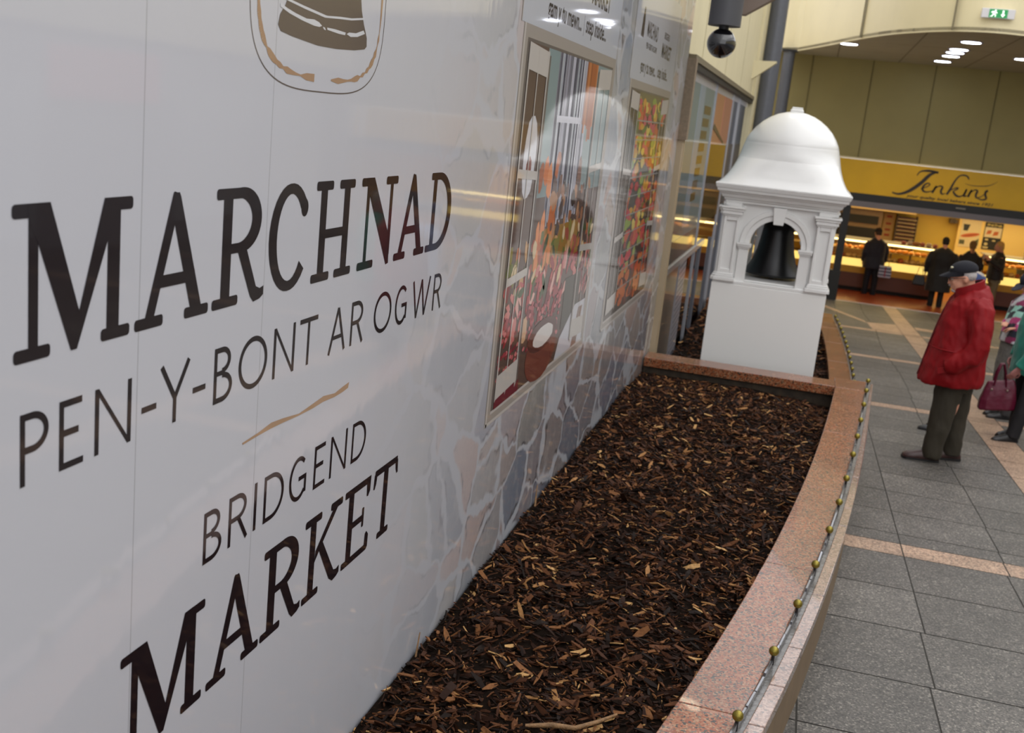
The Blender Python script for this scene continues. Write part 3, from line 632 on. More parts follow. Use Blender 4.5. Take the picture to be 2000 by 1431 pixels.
cb.cur = (.95,)*3; cb.box(-1.09, xin(8.75), 8.755, 9.0, ZT-.075, ZT)
cb.cur = (1,)*3; cb.add([(xin(8.75)+.001, 8.752, ZT), (xball(8.75)-.012, 8.752, ZT), (xball(9.1)-.012, 9.12, ZT), (xin(8.75)+.001, 9.12, ZT),
                         (xin(8.75)+.001, 8.752, ZT-.5), (xball(8.75)-.012, 8.752, ZT-.5), (xball(9.1)-.012, 9.12, ZT-.5), (xin(8.75)+.001, 9.12, ZT-.5)], [(0, 1, 2, 3), (0, 4, 5, 1), (1, 5, 6, 2), (2, 6, 7, 3), (3, 7, 4, 0)])
bevel(cb.build('granite_coping', M_curb, planter, tone=True, off=PO), .004, 2)
# outer coping strip, paler, a little lower than the inner one
co = MB(); oj = [1.0, 1.9, 2.45, 2.95, 3.32, 3.62, 3.95, 4.5, 5.45, 5.75, 6.35, 7.0, 7.6, 8.2, 8.75, 9.1]
for a, b in zip(oj[:-1], oj[1:]):
    t = random.uniform(.92, 1.08); co.cur = (t, t, t)
    strip_block(co, lambda y: xball(y)+.022, xout, a, b, lambda y: ZT-.05, ZT-.004, 3, .002)
bevel(co.build('granite_edging', M_curbp, planter, tone=True, off=PO), .004, 2)
# bedding between the two, core wall, outer cladding
co = MB(); strip_block(co, lambda y: xball(y)-.012, lambda y: xball(y)+.024, 1.0, 9.1, lambda y: ZT-.06, ZT-.012, 30)
co.build('mortar_joint', mat('mortar_grey', (96, 94, 92), .3, noise_amt=.3, noise_scale=30, coat=.5, coat_rough=.2, bump=.4, bump_scale=40), planter, off=PO)
co = MB(); strip_block(co, lambda y: xin(y)+.02, lambda y: xout(y)-.02, 1.0, 9.1, lambda y: FZ(y)-.02, ZT-.055, 30)
co.build('planter_wall', mat('clad_brown', (118, 98, 74), .55, noise_amt=.12, noise_scale=8), planter, off=PO)
co = MB(); co.box(-1.09, .45, 8.78, 8.98, -2.7, ZT-.07); co.build('cross_wall', mat('damp_wall', (52, 42, 30), .8, noise_amt=.5, noise_scale=14), planter, off=PO)
so_ = MB(); rs = []
def soil_z(x, y): return -1.895-.05*max(0, min(1, (x+.2)/.6))*max(0, min(1, (y-5)/3))-.06*max(0, min(1, (y-7.9)/.8))+.012*noise.noise(Vector((x*3, y*3, 0)))
nx, ny = 40, 120; vs = []; fs = []
for j_ in range(ny+1):
    y = 1.0+7.78*j_/ny
    for i in range(nx+1):
        x = -1.09+(xin(y)+.03+1.09)*i/nx; vs.append((x, y, soil_z(x, y)))
for j_ in range(ny):
    for i in range(nx): a = j_*(nx+1)+i; fs.append((a, a+1, a+nx+2, a+nx+1))
so_.add(vs, fs); so_.build('soil_bed', M_soil, planter, True, off=PO)
# bark chips: a loose pile nobody could count
def chips(name, n, region, label, zf, seed, sc=1.0, near=True):
    rnd = random.Random(seed); mb = MB(); pal = [((24, 13, 7), 26), ((40, 22, 13), 26), ((62, 36, 21), 22), ((90, 56, 34), 14), ((120, 80, 49), 7.5), ((152, 110, 68), 4), ((184, 144, 94), 2)]
    cols = [lin(c) for c, _ in pal]; wts = [w_ for _, w_ in pal]
    for k in range(n):
        x, y = region(rnd); z = zf(x, y)
        L_ = rnd.choice([.012, .018, .026, .036, .046, .062])*rnd.uniform(.7, 1.35)*sc; Wd = L_*rnd.uniform(.12, .38); T = rnd.uniform(.0015, .005)*sc
        if rnd.random() < .35: Wd *= .5
        a = rnd.gauss(.25, .8) if rnd.random() < .5 else rnd.uniform(0, PI); tl = rnd.gauss(0, .3); rl = rnd.gauss(0, .5)
        R = Matrix.Rotation(a, 3, 'Z') @ Matrix.Rotation(tl, 3, 'Y') @ Matrix.Rotation(rl, 3, 'X')
        c = Vector((x, y, z+rnd.uniform(-.004, .014)+abs(math.sin(tl))*L_*.3))
        k0, k1 = rnd.uniform(.3, 1), rnd.uniform(.1, .9); bnd = rnd.uniform(-.12, .12)*L_
        p = [(-L_/2, -Wd*k1/2, 0), (-L_/2, Wd*k1/2, 0), (0, Wd/2, bnd), (L_/2, Wd*k0/2, 0), (L_/2*rnd.uniform(.8, 1), -Wd*k0/2, 0), (0, -Wd/2, bnd)]
        vs = [c+R@Vector((u, v, w_+T/2)) for u, v, w_ in p]+[c+R@Vector((u, v, w_-T/2)) for u, v, w_ in p]
        if any(v.x < -1.097 for v in vs): continue
        mb.cur = rnd.choices(cols, wts)[0]
        mb.add(vs, [(0, 5, 2, 1), (5, 4, 3, 2), (6, 7, 8, 11), (11, 8, 9, 10), (0, 1, 7, 6), (1, 2, 8, 7), (2, 3, 9, 8), (3, 4, 10, 9), (4, 5, 11, 10), (5, 0, 6, 11)])
    return tag(mb.build(name, M_chip, attr=True), label, 'mulch', kind='stuff')
M_chip = mat('bark_chip', (90, 60, 40), .6, attr='col', noise_amt=.25, noise_scale=120, spec=.10)
def reg1(r):
    while True:
        y = 1.7+7.0*r.random()**1.35; x = r.uniform(-1.09, .43)
        if x < xin(y)-.006: return x, y
chips('bark_mulch', 27000, reg1, 'dark brown bark chip mulch filling the near pink granite planter', soil_z, 5)
# second planter, beyond the cross kerb
Z2 = -2.10
def smooth1(pts, y):
    for (ya, xa), (yb, xb) in zip(pts[:-1], pts[1:]):
        if y <= yb: t = (y-ya)/(yb-ya); return xa+(xb-xa)*t
    return pts[-1][1]
q2 = lambda c: (lambda y: c[0]+c[1]*(y-9)+c[2]*(y-9)**2)
xi2 = lambda y: .415+.026*(y-9)-.0085*(y-9)**2-.0003*max(0, y-13)**3
xo2 = lambda y: xi2(y)+.20+.0*(y-9)
pl2 = empty('planter', (0, 12.5, FZ(12.5)), 'far curved planter around the white bell tower model', 'planter'); P2 = Vector((0, 12.5, FZ(12.5)))
cb = MB()
j2 = [9.13, 10.2, 11.3, 12.4, 13.4, 14.3]
for a, b in zip(j2[:-1], j2[1:]):
    t = random.uniform(.8, .95); cb.cur = (t, t, t); strip_block(cb, xi2, xo2, a, b, lambda y: FZ(y)-.02, Z2, 5)
cb.cur = (.85,)*3; cb.box(-1.08, xo2(14.3), 14.3, 14.55, -2.95, Z2)
bevel(cb.build('granite_coping', M_curb, pl2, tone=True, off=P2), .004, 2)
so_ = MB(); so_.quad((-1.08, 9.0, -2.19), (.6, 9.0, -2.19), (.3, 14.3, -2.19), (-1.08, 14.3, -2.19)); so_.build('soil_bed', M_soil, pl2, off=P2)
def reg2(r):
    while True:
        y = 9.15+5.1*r.random(); x = r.uniform(-1.07, .43)
        if x < xi2(y)-.02 and not (-.75 < x < .31 and 9.35 < y < 10.4): return x, y
chips('bark_mulch', 3500, reg2, 'bark chip mulch around the foot of the white bell tower model', lambda x, y: -2.185, 9, 1.5)
# ball-topped deterrent rails
M_brass = mat('aged_brass', (140, 126, 56), .3, metal=.8, bump=.15, bump_scale=90)
def stud_rail(label, pts, ztop, r, hgt):
    root = empty('stud_rail', (pts[0][0], pts[0][1], ztop), label, 'rail', 'ball studded metal rails on the planter kerbs'); O = Vector(root.location)
    mb = MB(); rnd = random.Random(2)
    for k in range(len(pts)-1):
        a, b = pts[k], pts[k+1]; n = 4
        for i in range(n):
            p0 = Vector((a[0]+(b[0]-a[0])*(i+.06)/n, a[1]+(b[1]-a[1])*(i+.06)/n, ztop+.002)); p1 = Vector((a[0]+(b[0]-a[0])*(i+.94)/n, a[1]+(b[1]-a[1])*(i+.94)/n, ztop+.002))
            d = (p1-p0).normalized(); s = Vector((d.y, -d.x, 0))*.0035; h1, h2 = rnd.uniform(.006, .022), rnd.uniform(.006, .022)
            vs = [p0-s, p0+s, p1+s, p1-s]; mb.add(vs+[vs[0]+Vector((0, 0, h1)), vs[1]+Vector((0, 0, h1)), vs[2]+Vector((0, 0, h2)), vs[3]+Vector((0, 0, h2))], [(0, 1, 5, 4), (1, 2, 6, 5), (2, 3, 7, 6), (3, 0, 4, 7), (4, 5, 6, 7)])
    mb.build('metal_strip', M_steel, root, off=O)
    b0 = s0 = None
    for x, y in pts:
        if b0 is None:
            q = MB(); q.ell((0, 0, hgt), (r, r, r), 16, 10); b0 = q.build('ball', M_brass, root, True); b0.location = Vector((x, y, ztop))-O
            q = MB(); q.tube([(0, 0, -.006), (0, 0, hgt)], .006, 8); s0 = q.build('stem', M_black, root); s0.location = b0.location
        else:
            for s_ in (b0, s0): c = s_.copy(); COL.objects.link(c); c.parent = root; c.location = Vector((x, y, ztop))-O
    return root
by = [2.30, 2.77, 3.26, 3.775, 4.243, 4.713, 5.205, 5.665, 6.12, 6.65, 7.107, 7.569, 8.068, 8.563, 8.95]
stud_rail('metal rail with brass balls along the near planter kerb', [(xball(y)*1.0-.001, y) for y in by], ZT, .0185, .047)
stud_rail('metal rail with brass balls along the far planter kerb, beyond the white model', [(xo2(y)+.015, y) for y in [9.6+.30*k for k in range(16)]], Z2, .018, .045)
# loose twigs lying on the bark
M_twig = mat('twig_bark', (128, 96, 62), .7, noise_amt=.3, noise_scale=60, bump=.5, bump_scale=120)
def twig(label, pts, r):
    q = MB(); q.tube(pts, r, 8); return tag(q.build('twig', M_twig, None, True, off=pts[0]), label, 'twig', 'loose twigs on the bark')
twig('longest pale twig lying across the bark at the bottom of the photo', [(-.60, 3.06, -1.868), (-.52, 3.09, -1.862), (-.45, 3.11, -1.866), (-.39, 3.17, -1.862), (-.34, 3.25, -1.866)], [.006, .009, .008, .007, .004])
twig('thin dark twig leaning upright by the white wall at the left edge of the bark', [(-1.08, 3.37, -1.90), (-1.085, 3.41, -1.82)], [.004, .002])
twig('short dark twig standing against the stone print further along the bark', [(-1.07, 5.05, -1.90), (-1.085, 5.12, -1.80)], [.006, .002])

# =================================================================== WHITE BELL TOWER MODEL
SX, SY = -.214, 9.42+.475          # centre
ZB, ZA, ZC, ZE = -2.24, -1.225, -.545, -.385   # base, box top, cornice bottom, eaves top
tw = empty('bell_tower_model', (SX, SY, ZB), 'white painted wooden model of a domed bell tower on a plain box plinth', 'model'); TO = Vector((SX, SY, ZB))
q = MB(); q.box(SX-.476, SX+.476, SY-.475, SY+.475, ZB, ZA); bevel(q.build('plinth', mat('plinth_white', (232, 232, 229), .4), tw, off=TO), .004)
q = MB(); q.box(SX-.47, SX+.47, SY-.47, SY+.47, ZA, ZA+.03); q.box(SX-.42, SX+.42, SY-.42, SY+.42, ZA+.03, ZA+.045); bevel(q.build('floor_board', M_white, tw, off=TO), .006)
hw = .465
def side_face():
    mb = MB(); zc = ZA+.02; sp_ = -.87; ra = .21; th = .07
    L3 = lambda a, b, t: (a, -hw+.045+t, b)
    # pierced wall
    n = 18; pin = [(ra*math.cos(PI-PI*k/n), sp_+ra*math.sin(PI-PI*k/n)) for k in range(n+1)]
    out = [(-.40, ZC)]+[(-.40+.80*k/n, ZC) for k in range(1, n)]+[(.40, ZC)]
    for t in (0, th):
        o = len(mb.v); mb.add([L3(a, b, t) for a, b in pin]+[L3(a, b, t) for a, b in out], [(k, k+1, n+1+k+1, n+1+k) for k in range(n)])
        mb.add([L3(*p, t) for p in [(-.40, zc), (-ra, zc), (-ra, sp_), (-.40, ZC)]], [(0, 1, 2, 3)]); mb.add([L3(*p, t) for p in [(ra, zc), (.40, zc), (.40, ZC), (ra, sp_)]], [(0, 1, 2, 3)])
    full = [(-ra, zc)]+pin+[(ra, zc)]; o = len(full); mb.add([L3(a, b, 0) for a, b in full]+[L3(a, b, th) for a, b in full], [(k, k+1, o+k+1, o+k) for k in range(o-1)])
    # archivolt: two stepped rings
    def ring(r0, r1, t):
        p0 = [(r0*math.cos(PI*k/24), sp_+r0*math.sin(PI*k/24)) for k in range(25)]; p1 = [(r1*math.cos(PI*k/24), sp_+r1*math.sin(PI*k/24)) for k in range(25)]
        rs = [[L3(*p0[k], 0), L3(*p1[k], 0), L3(*p1[k], t), L3(*p0[k], t)] for k in range(25)]; mb.rings(rs)
    ring(ra, ra+.045, -.012); ring(ra+.045, ra+.085, -.024)
    # keystone
    mb.prism([(-.04, sp_+ra-.03), (.04, sp_+ra-.03), (.055, ZC-.005), (-.055, ZC-.005)], L3, -.05, 0)
    for s in (-1, 1):
        # jamb pilasters with caps
        a, b = sorted((s*ra, s*(ra+.085))); mb.box(a, b, -hw+.045-.02, -hw+.045, zc, sp_-.03)
        a, b = sorted((s*(ra-.015), s*(ra+.10))); mb.box(a, b, -hw+.045-.04, -hw+.045, sp_-.035, sp_-.02); mb.box(a+.01, b-.01, -hw+.045-.03, -hw+.045, sp_-.05, sp_-.035); mb.box(a-.004, b+.004, -hw+.045-.045, -hw+.045+.0, sp_-.02, sp_)
        # corner pilasters: base, frame round a recessed panel, capital
        x0, x1 = sorted((s*.318, s*.445)); f0, f1 = -hw+.0, -hw+.05
        mb.box(x0, x1, f0+.018, f1, zc, ZC); 
        mb.box(x0-.001, x0+.022, f0, f1, zc+.062, ZC-.113); mb.box(x1-.022, x1+.001, f0, f1, zc+.062, ZC-.113); mb.box(x0+.0221, x1-.0221, f0+.001, f1, zc+.062, zc+.10); mb.box(x0+.0221, x1-.0221, f0+.001, f1, ZC-.15, ZC-.113)
        for (e, za, zb) in ((.028, zc+.0, zc+.03), (.018, zc+.03, zc+.05), (.010, zc+.05, zc+.065), (.008, ZC-.115, ZC-.10), (.018, ZC-.10, ZC-.07), (.026, ZC-.07, ZC-.05), (.036, ZC-.05, ZC-.03)):
            mb.box(x0-e, x1+e, f0-e, f1, za, zb)
        mb.box(x0-.004, x1+.004, f0-.004, f1, ZC-.03, ZC)
    return mb
sf = side_face()
side0 = None
for k in range(4):
    if side0 is None:
        side0 = sf.build('arched_side', M_white, None, off=(0, 0, ZB)); side0.parent = tw; side0.location = (0, 0, 0); bevel(side0, .003, 1); s_ = side0
    else:
        s_ = side0.copy(); COL.objects.link(s_); s_.parent = tw
    s_.rotation_euler.z = k*PI/2
q = MB()
def sq(mb, h, z0, z1, h1=None): h1 = h1 or h; mb.rings([[(SX+a*h, SY+b*h, z0) for a, b in ((-1, -1), (1, -1), (1, 1), (-1, 1))], [(SX+a*h1, SY+b*h1, z1) for a, b in ((-1, -1), (1, -1), (1, 1), (-1, 1))]])
for h_, z0, z1, h1 in ((.455, ZC, ZC+.022, None), (.468, ZC+.022, ZC+.04, .475), (.485, ZC+.04, ZC+.07, .50), (.505, ZC+.07, ZC+.09, .52), (.53, ZC+.09, ZC+.115, .535), (.54, ZC+.115, ZC+.145, .55), (.552, ZC+.145, ZE-.0, .548)): sq(q, h_, z0, z1, h1)
bevel(q.build('cornice', M_white, tw, off=TO), .003, 1)
prof = [(0, .545), (.006, .54), (.03, .513), (.065, .489), (.11, .465), (.16, .445), (.213, .4295), (.216, .428), (.219, .4285), (.27, .416), (.33, .400), (.345, .3955), (.348, .394), (.351, .394), (.38, .384), (.43, .356), (.48, .319), (.53, .269), (.57, .213), (.60, .155), (.62, .092), (.63, .04)]
q = MB(); rs = []
for z, r in prof:
    e = 2+6*max(0, 1-z/.26)**1.3; ring = []
    for k in range(64):
        t = 2*PI*(k+.5)/64; c, s = math.cos(t), math.sin(t); rr = r/((abs(c)**e+abs(s)**e)**(1/e)); ring.append((SX+rr*c, SY+rr*s, ZE+z))
    rs.append(ring)
q.rings(rs); dm = q.build('dome', M_white, tw, True, off=TO)
q = MB(); q.rings([[(SX+a*h, SY+b*h, z) for a, b in ((-1, -1), (1, -1), (1, 1), (-1, 1))] for h, z in ((.055, ZE+.61), (.055, ZE+.645), (.045, ZE+.65), (.045, ZE+.668))]); bevel(q.build('finial_cap', M_white, tw, off=TO), .008)
bell = empty('bell', (SX, SY, ZA+.05), 'black bell hanging inside the white model tower', 'bell'); BO = Vector((SX, SY, ZA+.05))
q = MB(); q.lathe([(.05, .50), (.095, .495), (.125, .465), (.135, .40), (.145, .32), (.162, .23), (.188, .14), (.225, .07), (.245, .04), (.238, .02), (.21, .03), (.13, .2), (.06, .4)], (SX, SY, ZA+.05), 36, True)
q.build('bell_body', mat('bell_black', (18, 18, 20), .32, metal=.2), bell, True, off=BO)
q = MB(); q.box(SX-.30, SX+.30, SY-.03, SY+.03, ZC-.04, ZC); q.box(SX-.05, SX+.05, SY-.025, SY+.025, ZC-.16, ZC-.04); q.build('headstock', M_black, bell, off=BO)
q = MB(); q.tube([(SX, SY, ZA+.3), (SX, SY, ZA+.07)], .012, 8); q.ell((SX, SY, ZA+.075), (.03, .03, .035)); q.build('clapper', M_black, bell, True, off=BO)
q = MB(); q.box(SX-.33, SX+.33, SY+.33, SY+.335, ZA+.05, ZC-.02); q.build('dark_backing', mat('smoked_panel', (20, 20, 22), .1, coat=.5), None)
bpy.data.objects.remove(bpy.data.objects['dark_backing'])

# =================================================================== COLUMNS, CAMERA, BRACKET, LIGHTS OVERHEAD
def column(label, x, y, r, z1, cap):
    root = empty('column', (x, y, FZ(y)), label, 'column', 'round grey columns'); O = root.location
    q = MB(); q.lathe([(r, FZ(y)-.05), (r, z1)], (x, y, 0), 28); q.build('shaft', M_grey, root, True, off=O)
    if cap: q = MB(); q.box(x-r-.03, x+r+.05, y-r-.03, y+r+.03, z1-.04, z1); q.build('cap_plate', M_black, root, off=O)
column('nearer and thicker round grey column rising past the top left of the white model', -.93, 18.75, .14, 4.2, False)
column('farther round grey column with a black cap plate under the curved soffit', -.90, 25.3, .125, H, True)
cc = empty('dome_camera', (-.75, 8, .72), 'black ball camera hanging under a dark grey cylinder', 'camera'); CO = Vector((-.75, 8, .72))
q = MB(); q.lathe([(.112, .722), (.112, 1.3)], (-.75, 8, 0), 32); q.build('housing', mat('housing_grey', (72, 72, 76), .5), cc, True, off=CO)
q = MB(); q.lathe([(.035, .69), (.035, .725)], (-.75, 8, 0), 16); q.build('neck', M_black, cc, True, off=CO)
q = MB(); q.ell((-.752, 8, .607), (.1, .1, .1), 32, 20); q.build('ball_lens', mat('lens_black', (14, 14, 18), .12, coat=1), cc, True, off=CO)
q = MB(); q.box(-.75, .2, 8.5, 8.62, 1.10, 1.2); q.prism([(-.70, .86), (-.66, .86), (-.2, 1.16), (-.70, 1.16)], lambda a, b, t: (a, t, b), 8.5, 8.62)
q.box(-1.09, -.62, 8.0, 8.62, 1.28, 1.32)
q.build('support_arm', mat('arm_brown', (128, 112, 100), .5), cc, off=CO)
bk = MB(); bk.prism([(-1.1, 1.10), (-1.1, .83), (-.775, 1.09), (-.775, 1.115)], lambda a, b, t: (a, t, b), 17.15, 17.3)
o = tag(bk.build('wall_bracket', M_cream), 'cream triangular bracket sticking out of the cream wall beside the grey column', 'bracket')
M_lamp = mat('lamp_diffuser', (235, 240, 255), .4, emit=16); M_lrim = mat('lamp_rim', (160, 160, 200), .3)
lamps = [((.27, 22.6), 'leftmost glowing downlight in the dim soffit near the grey column'), ((2.19, 20.4), 'largest, nearest downlight at the top of the row in the soffit'), ((2.17, 21.9), 'second downlight down the row of five in the soffit'),
         ((2.18, 22.6), 'third, middle downlight of the row of five in the soffit'), ((2.20, 23.45), 'fourth downlight down the row of five in the soffit'), ((2.19, 24.85), 'farthest downlight at the lower end of the row of five in the soffit'), ((3.41, 22.8), 'glowing downlight cut by the right edge of the photo')]
l0 = None
for (x, y), lb in lamps:
    if l0 is None:
        l0 = empty('ceiling_light', (x, y, H)); q = MB(); q.lathe([(.15, -.012), (.19, -.012), (.19, .0)], (0, 0, 0), 28, False); q.build('rim', M_lrim, l0)
        q = MB(); q.lathe([(.155, -.014), (.155, -.002)], (0, 0, 0), 28); q.build('diffuser', M_lamp, l0); r_ = l0
    else: r_ = copy_tree(l0)
    r_.location = (x, y, H); tag(r_, lb, 'light', 'round downlights in the curved soffit')
for x, y in ((.27, 22.6), (2.19, 21.2), (2.2, 24.2), (3.41, 22.8)): light('downlight', 'SPOT', (x, y, H-.03), 110, (1, .80, .38), .12, spot=1.75)
# round pendant over the near planter (seen only as reflections in the granite and dome)
pe = empty('pendant_lamp', (-.45, 11.4, 2.6), 'round lamp over the mall, reflected in the granite kerb', 'lamp')
q = MB(); q.lathe([(.16, -.02), (.16, .02)], (0, 0, 0), 28); q.build('diffuser', mat('pendant_diffuser', (255, 244, 214), .4, emit=9), pe)
q = MB(); q.lathe([(.19, .0), (.2, .06), (.1, .12), (.01, 1.6)], (0, 0, .02), 28); q.build('shade', M_grey, pe, True)
# exit sign on the fascia
ex = empty('exit_sign', (2.28, 18.48, 2.16), 'white exit sign box with green running figure and arrow on the cream fascia', 'sign')
q = MB(); q.box(-.235, .235, -.06, 0, -.07, .07); bevel(q.build('housing', mat('sign_white', (214, 212, 214), .4), ex), .008)
M_eg = mat('exit_green', (22, 128, 66), .4, emit=.55); M_ew = mat('exit_white', (240, 250, 240), .4, emit=1.1)
q = MB(); q.box(-.13, .13, -.066, -.06, -.06, .06); gp = q.build('green_panel', M_eg, ex)
q = MB(); F = lambda a, b: (a, -.068, b)
q.flat([(.055, .045), (.075, .045), (.075, -.01), (.095, -.01), (.065, -.05), (.035, -.01), (.055, -.01)], F)
for pts in ([(-.055, .05), (-.035, .05), (-.035, .033), (-.055, .033)], [(-.085, .03), (-.04, .028), (-.045, -.01), (-.075, -.005)], [(-.045, .028), (-.015, .008), (-.02, .0), (-.05, .015)], [(-.085, .03), (-.105, .01), (-.098, .004), (-.075, .02)],
            [(-.055, -.01), (-.03, -.02), (-.035, -.05), (-.045, -.05), (-.043, -.025), (-.065, -.012)], [(-.075, -.005), (-.06, -.01), (-.085, -.05), (-.11, -.045), (-.108, -.037), (-.09, -.04)]): q.flat(pts, F)
o = q.build('pictogram', M_ew, gp)

# =================================================================== BAKERY AT THE FAR END
YF = 26.2
def simple(name, label, cat, mb, m, group=None, off=(0, 0, 0), **k): return tag(mb.build(name, m, None, off=off, **k), label, cat, group)
M_bw = mat('bakery_wall', (196, 164, 66), .6, noise_amt=.03, noise_scale=2)
q = MB(); q.box(-6, 9, 33.2, 33.4, -3.9, -1.0); wb = struct(q.build('wall_bakery_back', M_bw))
q = MB(); q.box(9.0, 9.2, 26.2, 33.4, -3.9, -1.0); q.box(-6.2, -6, 20.1, 33.4, -3.9, 2.4); struct(q.build('wall_bakery_side', M_bw))
q = MB(); q.box(-6, 9, 26.5, 33.4, -1.25, -1.15); struct(q.build('ceiling_bakery', mat('bakery_ceiling', (200, 176, 120), .6)))
q = MB(); q.box(-6, 9, 26.15, 26.2, -.235, -.20); struct(q.build('trim_2', M_fascia))
sg = empty('shop_sign', (2.7, 26.0, -.97), 'long yellow shop sign reading Jenkins in dark flowing script', 'sign'); SO = Vector(sg.location)
q = MB(); q.box(-4.5, 8.9, 26.02, 26.2, -.97, -.24); q.build('sign_panel', mat('sign_yellow', (206, 160, 4), .45, noise_amt=.05, noise_scale=2), sg, off=SO)
M_si = mat('sign_ink', (44, 34, 26), .5)
q = MB(); SF = lambda a, b: (a, 26.015, b)
def brush(mb, pts, ws):
    c = smooth_curve([(a, b, w_) for (a, b), w_ in zip(pts, ws)], 5); mb_ = []
    for k in range(len(c)-1):
        a, b = c[k], c[k+1]; l = math.hypot(b[0]-a[0], b[1]-a[1]) or 1; nx, nz = -(b[1]-a[1])/l, (b[0]-a[0])/l
        mb.add([SF(a[0]+nx*a[2]/2, a[1]+nz*a[2]/2), SF(b[0]+nx*b[2]/2, b[1]+nz*b[2]/2), SF(b[0]-nx*b[2]/2, b[1]-nz*b[2]/2), SF(a[0]-nx*a[2]/2, a[1]-nz*a[2]/2)], [(0, 1, 2, 3)])
jx = lambda u, v: (1.72+u*2.16, -.955+v*.63)      # word box
# letters of the script in box units
for pts, ws in [([(.22, .80), (.25, .95), (.33, 1.0), (.42, .97)], [.02, .03, .05, .05]), ([(.40, .97), (.34, .86), (.27, .55), (.17, .24), (.08, .10), (.01, .13)], [.03, .07, .08, .07, .045, .03]),
                ([(.28, .36), (.34, .46), (.36, .55), (.33, .57), (.30, .45), (.30, .32), (.34, .27), (.40, .34)], [.02, .02, .025, .03, .045, .045, .03, .015]),
                ([(.40, .34), (.425, .52), (.41, .40), (.395, .26)], [.015, .03, .045, .04]), ([(.41, .40), (.45, .52), (.485, .50), (.475, .36), (.49, .26), (.52, .30)], [.015, .025, .04, .045, .035, .015]),
                ([(.72, .86), (.69, .97), (.63, .95), (.59, .75), (.56, .45), (.535, .26)], [.025, .035, .03, .035, .05, .045]), ([(.565, .42), (.61, .52), (.635, .52), (.60, .42), (.59, .38)], [.015, .025, .035, .02, .015]), ([(.59, .40), (.62, .28), (.66, .24), (.70, .32)], [.03, .045, .035, .015]),
                ([(.69, .30), (.715, .52), (.705, .38), (.70, .27), (.73, .30)], [.015, .03, .045, .04, .015]),
                ([(.74, .30), (.765, .52), (.75, .38), (.74, .26)], [.015, .03, .045, .04]), ([(.755, .40), (.79, .52), (.82, .50), (.81, .36), (.825, .26), (.86, .32)], [.015, .025, .04, .045, .035, .015]),
                ([(.86, .30), (.90, .46), (.915, .55), (.895, .50), (.90, .38), (.915, .27), (.88, .22), (.84, .24)], [.015, .02, .035, .04, .045, .04, .03, .025]),
                ([(.69, .70), (.76, .66), (.86, .68), (.93, .74), (.99, .88)], [.006, .012, .016, .014, .006])]:
    brush(q, [jx(a, b) for a, b in pts], ws)
q.build('script_lettering', M_si, sg, off=SO)
def sign_text(txt, x, z, size, width, bold=.002):
    vs, fs = text_mesh(txt, size, 1, bold, .25); mx = max(v[0] for v in vs); q = MB(); q.add([SF(x+a*width/mx, z+b) for a, b in vs], fs); q.build('small_lettering', M_si, sg, off=SO)
sign_text('your quality local bakers since 1921', 2.06, -.935, .085, 1.80)
sign_text('fresh food', 4.55, -.90, .085, .55)
sh = empty('shutter_box', (2.7, 26.0, -1.30), 'black and grey roller shutter housing under the yellow sign', 'shutter'); O = Vector(sh.location)
q = MB(); q.box(-4.5, 8.9, 26.03, 26.4, -1.14, -.972); q.build('shutter_housing', M_black, sh, off=O)
q = MB(); q.box(-4.5, 8.9, 26.0, 26.35, -1.27, -1.14); q.build('shutter_slat', mat('shutter_grey', (104, 98, 104), .5), sh, off=O)
q = MB(); q.box(3.12, 3.32, 26.0, 26.03, -1.07, -1.04); q.build('small_badge', mat('badge_grey', (120, 116, 110), .5), sh, off=O)
q = MB(); q.box(.77, .93, 26.05, 26.2, FZ(26.2)-.05, -1.26); q.box(.70, .94, 26.0, 26.2, FZ(26.2)-.05, -2.75)
simple('shopfront_post', 'black upright post at the left of the bakery opening', 'post', q, M_black)
# display counters
M_glow = mat('counter_strip_light', (255, 226, 150), .4, emit=3.2); M_glow2 = mat('counter_lit_panel', (255, 222, 120), .4, emit=.8)
M_cb = mat('counter_base', (96, 52, 34), .5); M_cy = mat('counter_yellow', (190, 140, 20), .45); M_tray = mat('tray_steel', (170, 150, 110), .3, metal=.6)
M_cglass = mat('counter_glass', (255, 240, 200), .05)
_b = M_cglass.node_tree.nodes['Principled BSDF']; _b.inputs['Transmission Weight'].default_value = 1; _b.inputs['IOR'].default_value = 1.05
YC = 29.0; ZFc = FZ(29)
def counter(label, x0, x1):
    r = empty('display_counter', ((x0+x1)/2, YC, ZFc), label, 'counter', 'bakery display counters'); O = Vector(r.location)
    B = lambda n, m, *a: (lambda q: (q.box(*a), q.build(n, m, r, off=O))[1])(MB())
    B('plinth', M_dark, x0, x1, YC+.08, YC+.9, ZFc-.1, -3.42); B('base_panel', M_cb, x0, x1, YC+.03, YC+.9, -3.42, -3.06); B('yellow_band', M_cy, x0, x1, YC, YC+.9, -3.06, -2.89)
    B('lit_panel', M_glow2, x0, x1, YC-.01, YC+.9, -2.89, -2.70)
    for z in (-2.69, -2.46): B('shelf', M_tray, x0, x1, YC+.02, YC+.85, z-.015, z)
    B('top_shelf', M_tray, x0, x1, YC-.0, YC+.85, -2.24, -2.22); B('strip_light', M_glow, x0+.05, x1-.05, YC-.01, YC+.05, -2.285, -2.245)
    B('glass_front', M_cglass, x0, x1, YC-.005, YC+.0, -2.70, -2.28)
    for x in (x0, (x0+x1)/2, x1-.02): B('upright', M_tray, x, x+.02, YC, YC+.02, -2.70, -2.24)
    return r
counter('glass bakery display counter left of the black post', -3.4, .55)
counter('glass bakery display counter with a bright strip light, behind the person in the navy coat', .65, 3.25)
counter('glass bakery display counter at the right side of the bakery, beyond the customers', 4.35, 7.3)
